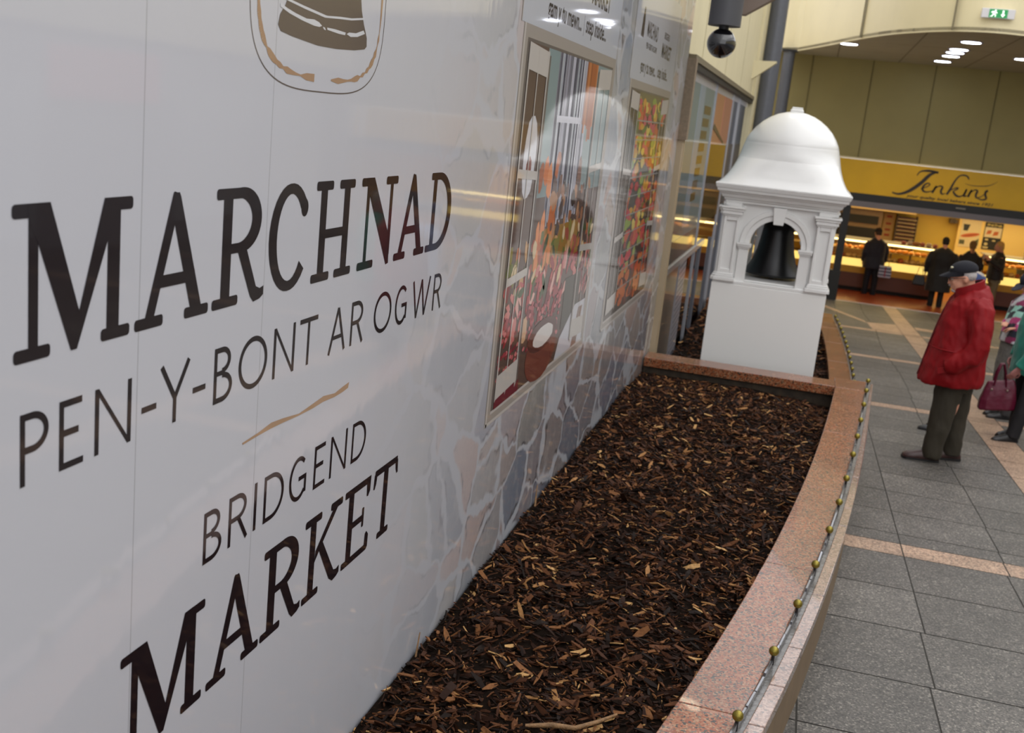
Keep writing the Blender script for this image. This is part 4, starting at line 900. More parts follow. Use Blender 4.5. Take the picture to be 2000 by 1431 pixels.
light('counter_light', 'AREA', (2.0, 29.4, -2.25), 30, (1, .75, .35), 2.6, .1); light('counter_light_right', 'AREA', (6.0, 29.4, -2.25), 34, (1, .75, .35), 3.5, .1); light('counter_light_left', 'AREA', (-1.5, 29.4, -2.25), 12, (1, .75, .35), 3, .1)
# pastries: counted, one object each
kinds = []
for rgb, sz, cat_, nm, lb in (((206, 138, 66), (.10, .055, .045), 'pastry', 'pastry', 'golden baked pastry'), ((240, 214, 180), (.07, .06, .055), 'cake', 'cream_cake', 'pale cream cake'), ((214, 120, 96), (.06, .06, .05), 'cake', 'iced_bun', 'reddish iced bun')):
    q = MB(); q.ell((0, 0, sz[2]*.5), sz, 10, 6); kinds.append((q, mat(nm+'_crust', rgb, .5, noise_amt=.2, noise_scale=30), cat_, nm, lb))
protos = {}
rnd = random.Random(4)
def pastry(k, x, y, z, s):
    q, m, cat_, nm, lb = kinds[k]
    if k not in protos: o = q.build(nm, m, None, True); protos[k] = o
    else: o = protos[k].copy(); COL.objects.link(o)
    o.location = (x, y, z+.004); o.scale = (s, s, s*rnd.uniform(.8, 1.2)); o.rotation_euler.z = rnd.uniform(0, 3); side = 'the counter behind the navy coat' if x < 4 else 'the right hand counter'; lv = 'on top of' if z > -2.3 else 'on the upper shelf of' if z > -2.5 else 'on the lower shelf of'; tag(o, '%s %s %s' % (lb, lv, side), cat_, '%s %s %s' % ({'pastry': 'pastries', 'cream_cake': 'cream cakes', 'iced_bun': 'iced buns'}[nm], lv, side))
for xa, xb in ((.72, 3.2), (4.45, 6.4)):
    x = xa
    while x < xb: pastry(0, x, YC+.18, -2.46+.012, rnd.uniform(.8, 1.15)); x += .15
    x = xa+.04
    while x < xb: pastry(rnd.choice([1, 1, 2, 0]), x, YC+.15, -2.69+.012, rnd.uniform(.9, 1.3)); x += .14
x = 2.45
while x < 3.2: pastry(rnd.choice([2, 1, 0]), x, YC+.25, -2.22+.01, 1.1); x += .15
# behind the counter
def wall_thing(name, label, cat, boxes, m, **k):
    q = MB()
    for b in boxes: q.box(*b)
    return simple(name, label, cat, q, m, **k)
YB = 33.0
ov = empty('oven', (1.4, 33, -3.1), 'dark oven and extractor canopy behind the left counter', 'oven'); O = Vector(ov.location)
q = MB(); q.box(.2, 2.05, 32.5, 33.19, -3.72, -1.62); q.build('oven_body', mat('oven_brown', (110, 84, 56), .4, noise_amt=.1), ov, off=O)
for za, zb in ((-2.02, -1.80), (-2.42, -2.14)): q = MB(); q.box(.35, 1.95, 32.47, 32.5, za, zb); q.build('oven_door', M_dark, ov, off=O)
q = MB(); q.box(-.6, 2.9, 32.3, 33.19, -1.62, -1.40); q.build('canopy', mat('canopy_steel', (196, 160, 104), .3, metal=.4), ov, off=O)
q = MB(); q.box(2.12, 2.42, 33.12, 33.19, -2.46, -1.70); mn = simple('menu_board', 'tall cream menu panel with small red pictures beside the bread rack', 'menu', q, mat('menu_cream', (206, 170, 106), .5))
q = MB()
for z in (-1.78, -1.98, -2.15, -2.3): q.box(2.2, 2.34, 33.1, 33.12, z-.04, z+.02)
q.build('menu_picture', mat('menu_red', (176, 70, 40), .5), mn)
rk = empty('bread_rack', (2.7, 32.9, -3.7), 'tall dark rack of bread trays against the yellow bakery wall', 'rack'); O = Vector(rk.location)
q = MB(); [q.box(x, x+.03, 32.7, 33.1, -3.7, -1.7) for x in (2.45, 2.98)]; q.build('upright', mat('rack_brown', (70, 52, 40), .5), rk, off=O)
for k in range(7):
    z = -1.80-.105*k; q = MB(); q.box(2.48, 2.98, 32.68, 33.1, z-.012, z+.012); q.build('shelf', M_tray, rk, off=O)
    q = MB(); q.box(2.5, 2.96, 32.72, 33.05, z+.012, z+.06); q.build('tray_of_bread', mat('tray_dark', (74, 36, 26), .5, noise_amt=.5, noise_scale=12), rk, off=O)
pw = MB(); pw.box(4.12, 7.4, 33.0, 33.19, -2.62, -1.3); pn = struct(pw.build('wall_pale_panel', mat('pale_yellow_panel', (240, 206, 124), .5)))
p1 = empty('poster', (4.45, 32.98, -2.35), 'poster of a long filled sandwich and a dark cup', 'poster', ); O = Vector(p1.location); PF = lambda d: (lambda a, b: (a, 32.985-d, b))
def pbuild(root, name, rgb, polys, d, O):
    q = MB(); q.cur = (1, 1, 1)
    for p_ in polys: q.flat(p_, PF(d))
    return q.build(name, mat(name+'_print', rgb, .45), root, off=O)
R4 = lambda a0, a1, b0, b1: [(a0, b0), (a1, b0), (a1, b1), (a0, b1)]
q = MB(); q.box(4.19, 4.71, 32.985, 33.0, -2.37, -1.62); q.build('poster_sheet', mat('poster_cream', (216, 196, 150), .45), p1, off=O)
pbuild(p1, 'printed_cup', (48, 48, 44), [[(4.26, -1.92), (4.37, -1.92), (4.42, -1.74), (4.24, -1.74)]], .002, O)
pbuild(p1, 'printed_leaves', (84, 84, 56), [R4(4.2, 4.34, -2.30, -2.18), [(4.52, -2.36), (4.7, -2.30), (4.7, -2.1), (4.56, -2.2)]], .002, O)
pbuild(p1, 'printed_sandwich', (204, 104, 56), [[(4.455+.245*math.cos(t)*(1), -2.03+.055*math.sin(t)+.05*math.cos(t)) for t in [2*PI*k/24 for k in range(24)]]], .004, O)
pbuild(p1, 'printed_filling', (120, 50, 30), [[(4.46+.2*math.cos(t), -2.03+.012*math.sin(t)+.05*math.cos(t)) for t in [2*PI*k/18 for k in range(18)]]], .006, O)
p2 = empty('poster', (5.0, 32.98, -2.35), 'black headed Meal Deals poster with toasted snacks', 'poster'); O = Vector(p2.location)
q = MB(); q.box(4.80, 5.27, 32.985, 33.0, -2.37, -1.62); q.build('poster_sheet', mat('poster_black', (34, 32, 26), .45), p2, off=O)
pbuild(p2, 'printed_band', (214, 196, 160), [R4(4.82, 5.25, -2.03, -1.75)], .002, O)
pbuild(p2, 'printed_toast', (184, 96, 46), [[(4.86, -1.95), (4.98, -1.93), (5.0, -1.83), (4.89, -1.84)], [(5.03, -1.98), (5.16, -1.95), (5.18, -1.85), (5.06, -1.86)]], .004, O)
pbuild(p2, 'printed_items', (196, 180, 130), [R4(4.86, 4.94, -2.12, -2.07), R4(5.05, 5.13, -2.13, -2.09), [(4.9+.05*math.cos(t), -2.22+.04*math.sin(t)) for t in [2*PI*k/12 for k in range(12)]], R4(4.83, 4.97, -2.34, -2.29)], .004, O)
vs, fs = text_mesh('Meal Deals', .085, 1, .003); mx = max(v[0] for v in vs); q = MB(); q.add([(4.85+a*.38/mx, 32.979, -1.715+b) for a, b in vs], fs); q.build('poster_lettering', mat('poster_yellow', (206, 186, 110), .5), p2, off=O)
q = MB(); q.box(3.86, 4.0, 32.9, 33.19, -1.76, -1.64); q.box(3.98, 4.06, 32.85, 33.0, -1.75, -1.66)
simple('wall_speaker', 'small dark box mounted high on the yellow bakery wall', 'speaker', q, mat('box_brown', (74, 58, 38), .5))
fr_ = MB(); fr_.box(5.3, 5.62, YC+.15, YC+.5, -2.215, -1.90); fr_.ell((5.5, YC+.2, -1.98), (.14, .06, .16))
simple('slicing_machine', 'pale rounded slicing machine on the right hand counter', 'machine', fr_, mat('machine_grey', (170, 160, 140), .35), smooth=True)

# =================================================================== PEOPLE
def remesh(mb, name, m, parent, voxel, wrinkle=0, wscale=9, off=(0, 0, 0), attrfn=None, smooth_it=2, seed=0):
    """one continuous skin over overlapping volumes"""
    o = mb.build(name, m, None)
    r = o.modifiers.new('r', 'REMESH'); r.mode = 'VOXEL'; r.voxel_size = voxel; r.use_smooth_shade = True
    s = o.modifiers.new('s', 'SMOOTH'); s.factor = .6; s.iterations = smooth_it
    dg = bpy.context.evaluated_depsgraph_get(); me = bpy.data.meshes.new_from_object(o.evaluated_get(dg))
    bpy.data.objects.remove(o)
    if wrinkle:
        ns_ = [v.normal.copy() for v in me.vertices]
        for v, n_ in zip(me.vertices, ns_):
            c = v.co; d = noise.noise(Vector((c.x*wscale, c.y*wscale, c.z*wscale*.55+seed)))+.5*noise.noise(Vector((c.x*wscale*2.3+c.z*5, c.y*wscale*2.3, c.z*wscale*1.1+seed)))
            v.co = c+n_*d*wrinkle
    me.name = name
    if not me.materials: me.materials.append(m)
    me.polygons.foreach_set('use_smooth', [True]*len(me.polygons))
    if attrfn:
        at = me.color_attributes.new('col', 'FLOAT_COLOR', 'POINT')
        buf = []
        for v in me.vertices: buf += list(attrfn(v.co))+[1]
        at.data.foreach_set('color', buf)
    o = bpy.data.objects.new(name, me); COL.objects.link(o); o.parent = parent; return o
def ringz(c, z, rx, ry, n=20, tilt=0, e=2.4):
    out = []
    for k in range(n):
        t = 2*PI*k/n; cc_, s_ = math.cos(t), math.sin(t); x = rx*math.copysign(abs(cc_)**(2/e), cc_); y = ry*math.copysign(abs(s_)**(2/e), s_)
        out.append((c[0]+x, c[1]+y, z+x*tilt))
    return out
def hand(mb, p, d, up, s=1.0, curl=.5, fist=False):
    """palm, four unequal bent fingers and a side thumb; p wrist, d direction, up back-of-hand normal"""
    p = Vector(p); d = Vector(d).normalized(); up = Vector(up); up = (up-d*up.dot(d)).normalized(); sd = d.cross(up)
    rs = [[p+d*t*s+sd*(w_*s*math.cos(a))+up*(.014*s*h_*math.sin(a)) for a in [2*PI*k/10 for k in range(10)]] for t, w_, h_ in ((-.03, .024, 1.6), (0, .026, 1.4), (.03, .037, 1.2), (.065, .042, 1.1), (.09, .038, .9))]
    mb.rings(rs)
    for k, (o_, l_) in enumerate(((-.030, .066), (-.010, .076), (.010, .072), (.029, .056))):
        b = p+d*.085*s+sd*o_*s; pts = [b]; dd = d.copy(); c_ = curl*(1.0+.15*k)
        for q_, f in enumerate((.45, .32, .23)):
            dd = (dd-up*math.sin(c_)*.9).normalized() if not fist else (Matrix.Rotation(-.9, 3, sd)@dd)
            pts.append(pts[-1]+dd*l_*f*s)
        mb.tube(pts, [.0092*s, .0088*s, .008*s, .0066*s], 7)
    b = p+d*.02*s-sd*.028*s; mb.tube([b, b+(d*.5-sd*.8)*.035*s, b+(d*.9-sd*.7-up*.3)*.062*s, b+(d*1.0-sd*.4-up*.5)*.085*s], [.013*s, .0115*s, .010*s, .008*s], 7)
SKIN = mat('skin', (206, 148, 122), .5, noise_amt=.08, noise_scale=40, spec=.4)
def head_mb(mb, c, s=1.0, tilt=0.0):
    """head facing -X with brow, nose, lips, chin, ears; c = centre of the skull"""
    R = Matrix.Rotation(tilt, 3, 'Y'); c = Vector(c)
    def E(p, r): mb.ell(c+R@Vector(p)*s, tuple(q*s for q in r), 14, 10, R)
    E((.01, 0, .02), (.098, .076, .100)); E((-.035, 0, -.045), (.062, .060, .082)); E((-.060, 0, -.098), (.030, .032, .022)); E((-.085, 0, .018), (.014, .045, .012))
    for y in (-.03, .03): E((-.078, y, -.028), (.018, .02, .02))
    E((-.104, 0, -.018), (.016, .011, .028)); E((-.112, 0, -.034), (.015, .014, .012))
    E((-.094, 0, -.066), (.012, .022, .006)); E((-.092, 0, -.076), (.012, .018, .006))
    for y in (-1, 1): E((.012, y*.078, -.012), (.018, .008, .032))
    mb.tube([c+R@Vector((.035, 0, -.05))*s, c+R@Vector((.05, 0, -.13))*s, c+R@Vector((.065, 0, -.20))*s], [.055*s, .054*s, .06*s], 14)
def shoe(name, mb_pts, m, root): pass
def shoe_mesh(x, y, z, yaw, m, root, s=1.0):
    q = MB(); c, sn = math.cos(yaw), math.sin(yaw)
    secs = [(.085, .030, .035, .0), (.06, .038, .075, .0), (.0, .041, .085, .0), (-.06, .043, .070, 0), (-.12, .048, .052, 0), (-.17, .044, .040, 0), (-.195, .026, .024, 0)]
    rs = []
    for dx, w_, h_, _ in secs:
        r = []
        for k in range(12):
            t = 2*PI*k/12; yy = w_*math.cos(t); zz = .018+max(0, math.sin(t))*h_*(1)+min(0, math.sin(t))*.016
            px, py = dx*s, yy*s; r.append((x+px*c-py*sn, y+px*sn+py*c, z+zz*s))
        rs.append(r)
    q.rings(rs); o = q.build('shoe', m, root, True)
    q = MB(); rs = []
    for dx, w_, h_, _ in secs:
        r = []
        for a, b in ((-1, 0), (1, 0), (1, .02), (-1, .02)):
            px, py = dx*1.02*s, a*(w_+.004)*s; r.append((x+px*c-py*sn, y+px*sn+py*c, z+b*s))
        rs.append(r)
    q.rings(rs); q.build('sole', mat('sole_black', (20, 18, 18), .6), o)
    return o
def eyes(root, c, tilt=0, s=1.0):
    R = Matrix.Rotation(tilt, 3, 'Y'); c = Vector(c)
    for y in (-.031, .031):
        q = MB(); q.ell(c+R@Vector((-.088, y, .0))*s, (.010*s, .012*s, .008*s), 10, 8); e = q.build('eye', mat('eye_white', (214, 208, 200), .2), root, True)
        q = MB(); q.ell(c+R@Vector((-.0965, y, .0))*s, (.003*s, .005*s, .005*s), 8, 6); q.build('iris', mat('iris_dark', (40, 34, 30), .2), e, True)

# ---- the man in the red jacket (near, in profile, facing left)
mx_, my_ = 1.42, 9.70
man = empty('person', (mx_, my_, FZ(my_)), 'older person in red jacket, navy cap and olive trousers, standing in profile', 'person')
HC = (-.098, 0, 1.575); HT = -.22
b = MB(); head_mb(b, HC, 1.0, HT)
b.rings([ringz((.03, 0), 1.44, .08, .10), ringz((.05, 0), 1.38, .12, .18), ringz((.03, 0), 1.2, .15, .19), ringz((-.01, 0), .98, .17, .18), ringz((-.01, 0), .84, .15, .18)])
for s in (-1, 1):
    yl = .10*s; xf = -.09 if s < 0 else .07
    b.tube([(.0, yl, .9), (-.01+(.0), yl, .5), (xf, yl, .08)], [.085, .06, .04], 12)
    b.tube([(.04, .2*s, 1.36), (.06, .25*s, 1.06), (-.06, .19*s, .91)], [.05, .045, .033], 10)
    hand(b, (-.07, .18*s, .90), (-.6, -.4*s, -.6), (0, s, 0), .9, .5)
remesh(b, 'body', SKIN, man, .009, smooth_it=2)
eyes(man, HC, HT)
M_redj = mat('red_jacket_cloth', (128, 6, 15), .6, noise_amt=.08, noise_scale=6, bump=.15, bump_scale=60, spec=.25)
b = MB()
prof_ = [(.690, -.305, .200, .27, .02), (.74, -.30, .208, .285, .01), (.85, -.285, .205, .29, 0), (.96, -.262, .20, .285, 0), (1.07, -.24, .196, .275, 0), (1.18, -.222, .19, .262, 0), (1.28, -.198, .184, .25, 0), (1.36, -.178, .172, .235, 0), (1.42, -.145, .155, .20, .10), (1.465, -.105, .132, .15, .2), (1.50, -.085, .105, .11, .3)]
b.rings([ringz(((f+r)/2, 0), z, (r-f)/2, w_, 28, tl) for z, f, r, w_, tl in prof_])
for s in (-1, 1):
    b.tube([(.045, .15*s, 1.40), (.055, .225*s, 1.33), (.07, .275*s, 1.20), (.075, .30*s, 1.06), (.03, .305*s, .97), (-.06, .30*s, .905), (-.14, .275*s, .865)], [.09, .105, .100, .093, .088, .078, .062], 16)
remesh(b, 'jacket', M_redj, man, .010, wrinkle=.017, wscale=11, smooth_it=2, seed=3)
# collar: stand-up, red outside with a dark lining
q = MB(); rs = []
for t, rad, hh in ((0, .112, 0), (1, .118, 1)):
    pass
cen = Vector((.0, 0, 1.44)); rs = []
for rad, up_, th in ((.118, -.02, 0), (.116, .05, 0), (.112, .115, 0), (.100, .118, 0), (.102, .05, 0), (.104, -.01, 0)):
    r = []
    for k in range(24):
        t = 2*PI*k/24; c_, s_ = math.cos(t), math.sin(t); r.append((-.012+rad*(1.0)*c_-up_*.25, rad*.92*s_, 1.415+up_*(1.0+.05*c_)+.42*rad*c_))
    rs.append(r)
q.rings(rs, False); cl = q.build('collar', M_redj, man, True)
q = MB(); q.rings([[(-.012+rad*math.cos(t)-u*.25, rad*.9*math.sin(t), 1.415+u*(1.0+.05*math.cos(t))+.42*rad*math.cos(t)) for t in [2*PI*k/24 for k in range(24)]] for rad, u in ((.101, .112), (.098, .0))], False)
q.build('collar_lining', mat('lining_dark', (34, 28, 32), .8), cl, True)
# zip flap, pocket flap and waist seam
q = MB(); q.tube([(-.312, 0, .72), (-.272, 0, .95), (-.236, 0, 1.14), (-.205, 0, 1.28), (-.165, 0, 1.40), (-.12, 0, 1.46)], .006, 8, 1.0); q.build('zip_flap', mat('zip_dark', (92, 10, 20), .5), man, True)
q = MB(); q.rings([ringz((-.030, 0), z, r_, w_, 40, 0) for z, r_, w_ in ((.985, .228, .286), (.992, .232, .291), (.999, .228, .286))], False); q.build('waist_seam', M_redj, man, True)
q = MB(); q.prism([(-.19, .80), (-.06, .84), (-.07, .885), (-.20, .845)], lambda a, b_, t: (a, t, b_), -.305, -.288); q.build('pocket_flap', M_redj, man)
M_olv = mat('olive_trouser_cloth', (50, 44, 32), .8, noise_amt=.12, noise_scale=8, bump=.2, bump_scale=50)
b = MB(); b.rings([ringz((-.005, 0), .86, .165, .19), ringz((-.008, 0), .74, .160, .185), ringz((-.008, 0), .64, .150, .175)])
b.tube([(-.03, -.085, .76), (-.055, -.09, .60), (-.065, -.10, .42), (-.085, -.10, .22), (-.095, -.10, .045)], [.115, .112, .098, .088, .080], 16)
b.tube([(.03, .085, .76), (.055, .09, .60), (.072, .10, .42), (.080, .10, .22), (.088, .10, .045)], [.115, .108, .094, .086, .078], 16)
remesh(b, 'trousers', M_olv, man, .010, wrinkle=.011, wscale=11, smooth_it=2, seed=8)
M_shoe = mat('brown_leather', (58, 34, 30), .4, noise_amt=.2, noise_scale=20)
shoe_mesh(-.115, -.10, .008, .10, M_shoe, man, 1.06); shoe_mesh(.085, .10, .0, .25, M_shoe, man, 1.04)
# cap, hair, beard, glasses
M_cap = mat('navy_cap_cloth', (20, 21, 30), .9, noise_amt=.1, noise_scale=30)
RT = Matrix.Rotation(HT, 3, 'Y'); hc = Vector(HC)
def HP(x, y, z): return hc+RT@Vector((x, y, z))
q = MB(); rs = []
for k in range(9):
    t = k/8*PI/2; rs.append([HP(.008+.114*math.cos(t)*math.cos(a), .092*math.cos(t)*math.sin(a), .060+.080*math.sin(t)) for a in [2*PI*i/28 for i in range(28)]])
rs[-1] = [HP(.008+.006*math.cos(a), .006*math.sin(a), .1405) for a in [2*PI*i/28 for i in range(28)]]
rs.insert(0, [HP(.008+.110*math.cos(a), .088*math.sin(a), .046) for a in [2*PI*i/28 for i in range(28)]])
q.rings(rs); cp = q.build('cap', M_cap, man, True)
q = MB(); pts = []
for side_, dz in ((0, 0), (1, -.006)):
    for i in range(15):
        a = -PI/2+PI*i/14; pts.append((a, dz))
vt, vb = [], []
for i in range(15):
    a = PI/2+PI*i/14; bx, by_ = .10*math.cos(a), .088*math.sin(a); ex_ = .085*abs(math.cos(a))**.6
    for lst, dz in ((vt, .004), (vb, -.003)):
        lst.append((HP(bx, by_, .058+dz), HP(bx-ex_, by_*.84, .058+dz-.026-.010*abs(math.sin(a)))))
q.add([p_ for pr in vt for p_ in pr]+[p_ for pr in vb for p_ in pr], [(2*i, 2*i+1, 2*i+3, 2*i+2) for i in range(14)]+[(30+2*i, 30+2*i+2, 30+2*i+3, 30+2*i+1) for i in range(14)]+[(2*i+1, 30+2*i+1, 30+2*i+3, 2*i+3) for i in range(14)])
q.build('brim', M_cap, cp, True)
q = MB(); q.ell(HP(-.088, -.05, .098), (.012, .012, .010), 8, 6); q.build('emblem', mat('cap_emblem', (196, 190, 160), .6), cp, True)
M_hair = mat('grey_hair', (172, 166, 164), .8, noise_amt=.2, noise_scale=80)
b = MB(); b.ell(HP(.045, 0, .015), (.064, .083, .060), 14, 10, RT); [b.ell(HP(.025, s*.064, .030), (.045, .018, .030), 10, 8, RT) for s in (-1, 1)]
remesh(b, 'hair', M_hair, man, .008)
b = MB(); b.ell(HP(-.108, 0, -.052), (.011, .030, .008), 10, 8, RT); b.ell(HP(-.086, 0, -.098), (.014, .026, .017), 10, 8, RT); b.ell(HP(-.066, 0, -.108), (.022, .038, .012), 10, 8, RT)
remesh(b, 'beard', mat('white_beard', (166, 156, 150), .85), man, .007)
q = MB(); 
for s in (-1, 1):
    q.tube([HP(-.108, s*.032+.022*math.cos(t), .002+.017*math.sin(t)) for t in [2*PI*k/14 for k in range(15)]], .0022, 6); q.tube([HP(-.104, s*.054, .006), HP(-.05, s*.079, .006), HP(.012, s*.083, .004)], .0025, 6)
q.tube([HP(-.112, -.011, .004), HP(-.118, 0, .006), HP(-.112, .011, .004)], .002, 6); q.build('glasses', mat('glasses_frame', (44, 32, 30), .3), man, True)

# ---- generic figure; forward = -X, turned by yaw
def figure(label, x, y, height, yaw, top, legs, hair, coat_z=.62, width=.24, depth=.16, arms=None, cap=None, tail=None, legs_show=True, skirt=None, vox=.014, headtilt=-.15, topattr=None, lean=0, z=None, skin=SKIN, footx=(-.03, .03), shoes=(24, 22, 24), topname='coat', fem=False, lower=None, gap=.10):
    k = height/1.72; root = empty('person', (x, y, FZ(min(y, 30)) if z is None else z), label, 'person', None, yaw); root.scale = (k, k, k)
    hc_ = (-.03-lean, 0, 1.60); b = MB(); head_mb(b, hc_, 1.0, headtilt)
    b.rings([ringz((.02-lean, 0), 1.44, .06, .08), ringz((.01-lean, 0), 1.38, .09, .15), ringz((0-lean*.6, 0), 1.15, .11, .15), ringz((0, 0), .92, .12, .15), ringz((0, 0), .82, .11, .15)])
    arms = arms or [[(0, -.2, 1.36), (.03, -.26, 1.1), (-.08, -.24, .88)], [(0, .2, 1.36), (.03, .26, 1.1), (-.08, .24, .88)]]
    for s, A in zip((-1, 1), arms):
        A2 = [Vector(p_)+Vector((-lean*max(0, (p_[2]-.9)/.5), 0, 0)) for p_ in A]; b.tube(A2, [.045, .04, .028], 10); d = (A2[-1]-A2[-2]).normalized(); hand(b, A2[-1]+d*.01, d, (0, s, .1) if abs(d.z) > .5 else (0, 0, 1), 1, .4)
    for s, fx_ in zip((-1, 1), footx): b.tube([(0, gap*.9*s, .9), (fx_*.5, gap*s, .48), (fx_, gap*s, .07)], [.08, .055, .035], 10)
    remesh(b, 'body', skin, root, vox*.8)
    eyes(root, hc_, headtilt)
    b = MB(); zz = coat_z
    b.rings([ringz((0, 0), zz, depth*1.08, width*1.02, 22), ringz((0, 0), zz+.15, depth*1.03, width, 22), ringz((-.01-lean*.3, 0), 1.0, depth*.96, width*.95, 22), ringz((-.005-lean*.6, 0), 1.2, depth, width*.98, 22), ringz((.0-lean*.9, 0), 1.36, depth*.85, width*.88, 22), ringz((.01-lean, 0), 1.43, depth*.62, width*.55, 22), ringz((.01-lean, 0), 1.48, .07, .075, 22)])
    for A in arms:
        A2 = [Vector(p_)+Vector((-lean*max(0, (p_[2]-.9)/.5), 0, 0)) for p_ in A]; m0 = (A2[0]+A2[1])/2; m1 = (A2[1]+A2[2])/2
        b.tube([A2[0]*.96+Vector((0, 0, .03)), m0, A2[1], m1, A2[2]], [.075, .075, .068, .060, .052], 14)
    M_t = mat(label[:28]+'_top', top, .7, noise_amt=.08, noise_scale=10, sheen=.2, attr='col' if topattr else None)
    cloth = remesh(b, topname, M_t, root, vox, wrinkle=.010, wscale=9, smooth_it=2, seed=x, attrfn=topattr)
    if lower:
        b = MB(); b.rings([ringz((0, 0), lower[1], depth*1.02, width*.9, 20), ringz((0, 0), (lower[1]+lower[2])/2, depth*1.05, width*.95, 20), ringz((0, 0), lower[2], depth*.97, width*.93, 20)]); remesh(b, lower[0], mat(lower[0]+'_cloth', lower[3], .85, noise_amt=.25, noise_scale=60), root, vox, wrinkle=.008)
    if not skirt:
        b = MB(); b.rings([ringz((0, 0), .9, depth*.85, width*.75), ringz((0, 0), .74, depth*.85, width*.74)])
        for s, fx_ in zip((-1, 1), footx): b.tube([(0, gap*.8*s, .8), (fx_*.5, gap*s, .45), (fx_, gap*s, .05)], [.098, .078, .068], 14)
        remesh(b, 'trousers', mat(label[:28]+'_trousers', legs, .8, noise_amt=.1), root, vox, wrinkle=.007, seed=y)
    M_s = mat('dark_shoe_leather%d' % shoes[0], shoes, .4)
    for s, fx_ in zip((-1, 1), footx): shoe_mesh(fx_-.02, gap*s, 0, .1*s, M_s, root, .95)
    R = Matrix.Rotation(headtilt, 3, 'Y'); C_ = Vector(hc_); hp = lambda a, b_, c: C_+R@Vector((a, b_, c))
    if hair:
        b = MB(); b.ell(hp(.022, 0, .035), (.098, .086, .096), 14, 10, R); b.ell(hp(.05, 0, -.02), (.068, .082, .085 if fem else .06), 12, 8, R)
        if tail: b.tube([hp(.10, 0, .03), hp(.145, 0, .0), hp(.155, 0, -.10), hp(.14, 0, -.20)], [.02, .03, .028, .01], 10)
        remesh(b, 'hair', mat('hair_%d_%d' % hair[:2], hair, .75, noise_amt=.25, noise_scale=60), root, .010)
    if cap:
        q = MB(); rs = []
        for i in range(8):
            t = i/8*PI/2; rs.append([hp(.008+.112*math.cos(t)*math.cos(a), .092*math.cos(t)*math.sin(a), .03+.10*math.sin(t)) for a in [2*PI*j_/24 for j_ in range(24)]])
        q.rings(rs); M_c = mat(label[:20]+'_cap', cap, .8); c_ = q.build('cap', M_c, root, True)
        q = MB(); q.rings([[hp(-.06-.07*(1+math.cos(a))/2*1.6*0-.075+.085*math.cos(a), .078*math.sin(a), .028-.01+dz-(.02 if math.cos(a) < 0 else 0)) for a in [2*PI*j_/18 for j_ in range(18)]] for dz in (0, .008)]); q.build('brim', M_c, c_, True)
    return root
# customers at the bakery, nearest the post first
figure('person in a navy coat and cap, back turned, standing at the left bakery counter', 1.77, 28.55, 1.72, -1.35, (9, 12, 34), (7, 9, 24), (60, 40, 26), .72, .25, .17, cap=(24, 22, 30),
       arms=[[(0, -.2, 1.36), (.03, -.26, 1.1), (-.08, -.24, .88)], [(0, .2, 1.36), (-.02, .28, 1.12), (-.12, .30, .90)]])
figure('person in a long black coat with dark hair, back turned, near the bakery counter', 3.25, 27.7, 1.70, -1.6, (10, 8, 6), (8, 7, 7), (26, 20, 16), .42, .29, .2, arms=[[(0, -.24, 1.36), (.05, -.33, 1.1), (-.02, -.33, .85)], [(0, .24, 1.36), (.05, .33, 1.1), (-.02, .33, .85)]])
figure('person in a black top with a light ponytail standing behind the capped head', 3.98, 28.6, 1.68, -1.5, (18, 15, 14), (30, 26, 24), (120, 92, 56), .80, .23, .15, tail=True, fem=True)
figure('blond person in a black coat and khaki trousers holding a phone up, facing left', 4.60, 28.62, 1.74, .25, (16, 14, 14), (112, 102, 78), (200, 162, 96), .82, .21, .17, arms=[[(0, -.2, 1.36), (-.02, -.25, 1.12), (-.24, -.16, 1.28)], [(0, .2, 1.36), (-.02, .25, 1.12), (-.24, .16, 1.28)]], fem=True)
figure('dark haired shop worker in black behind the right hand counter', 5.72, 30.6, 1.74, 1.2, (22, 18, 16), (20, 18, 16), (30, 22, 16), .8, .24, .16)
ph = MB(); ph.box(-.012, .012, -.035, .035, 0, .14); ph = ph.build('phone', mat('phone_white', (190, 180, 176), .3)); ph.location = (4.27, 28.64, -2.30); tag(ph, 'pale phone held up by the blond customer', 'phone')
bg_ = empty('shopping_bag', (2.06, 28.40, -3.0), 'pale bag with navy and red stripes hanging beside the navy coat', 'bag'); O = Vector(bg_.location)
q = MB(); q.rings([[(2.06+a*w_, 28.40+b_*d_, z) for a, b_ in ((-1, -1), (1, -1), (1, 1), (-1, 1))] for z, w_, d_ in ((-3.02, .14, .06), (-2.98, .15, .07), (-2.74, .14, .05))]); q.build('bag_body', mat('bag_pale', (176, 178, 196), .6), bg_, off=O)
q = MB(); [q.box(2.06-.152, 2.06+.152, 28.325, 28.33, z, z+.03) for z in (-2.97, -2.89, -2.81)]; q.build('dark_stripe', mat('bag_navy', (34, 36, 70), .6), bg_, off=O)
q = MB(); q.box(2.05, 2.075, 28.32, 28.325, -3.0, -2.75); q.build('red_stripe', mat('bag_red', (150, 40, 50), .6), bg_, off=O)
q = MB(); q.tube([(1.98, 28.4, -2.75), (2.0, 28.4, -2.64), (2.06, 28.4, -2.60), (2.12, 28.4, -2.64), (2.14, 28.4, -2.75)], .008, 6); q.build('handle', M_black, bg_, off=O)
hb = empty('handbag', (2.80, 27.62, -3.0), 'black handbag hanging at the left side of the long black coat', 'bag'); O = Vector(hb.location)
q = MB(); q.rings([[(2.80+a*w_, 27.62+b_*d_, z) for a, b_ in ((-1, -1), (1, -1), (1, 1), (-1, 1))] for z, w_, d_ in ((-3.02, .13, .06), (-2.98, .15, .07), (-2.78, .11, .05))]); bevel(q.build('bag_body', mat('bag_black', (20, 17, 16), .5), hb, off=O), .02)
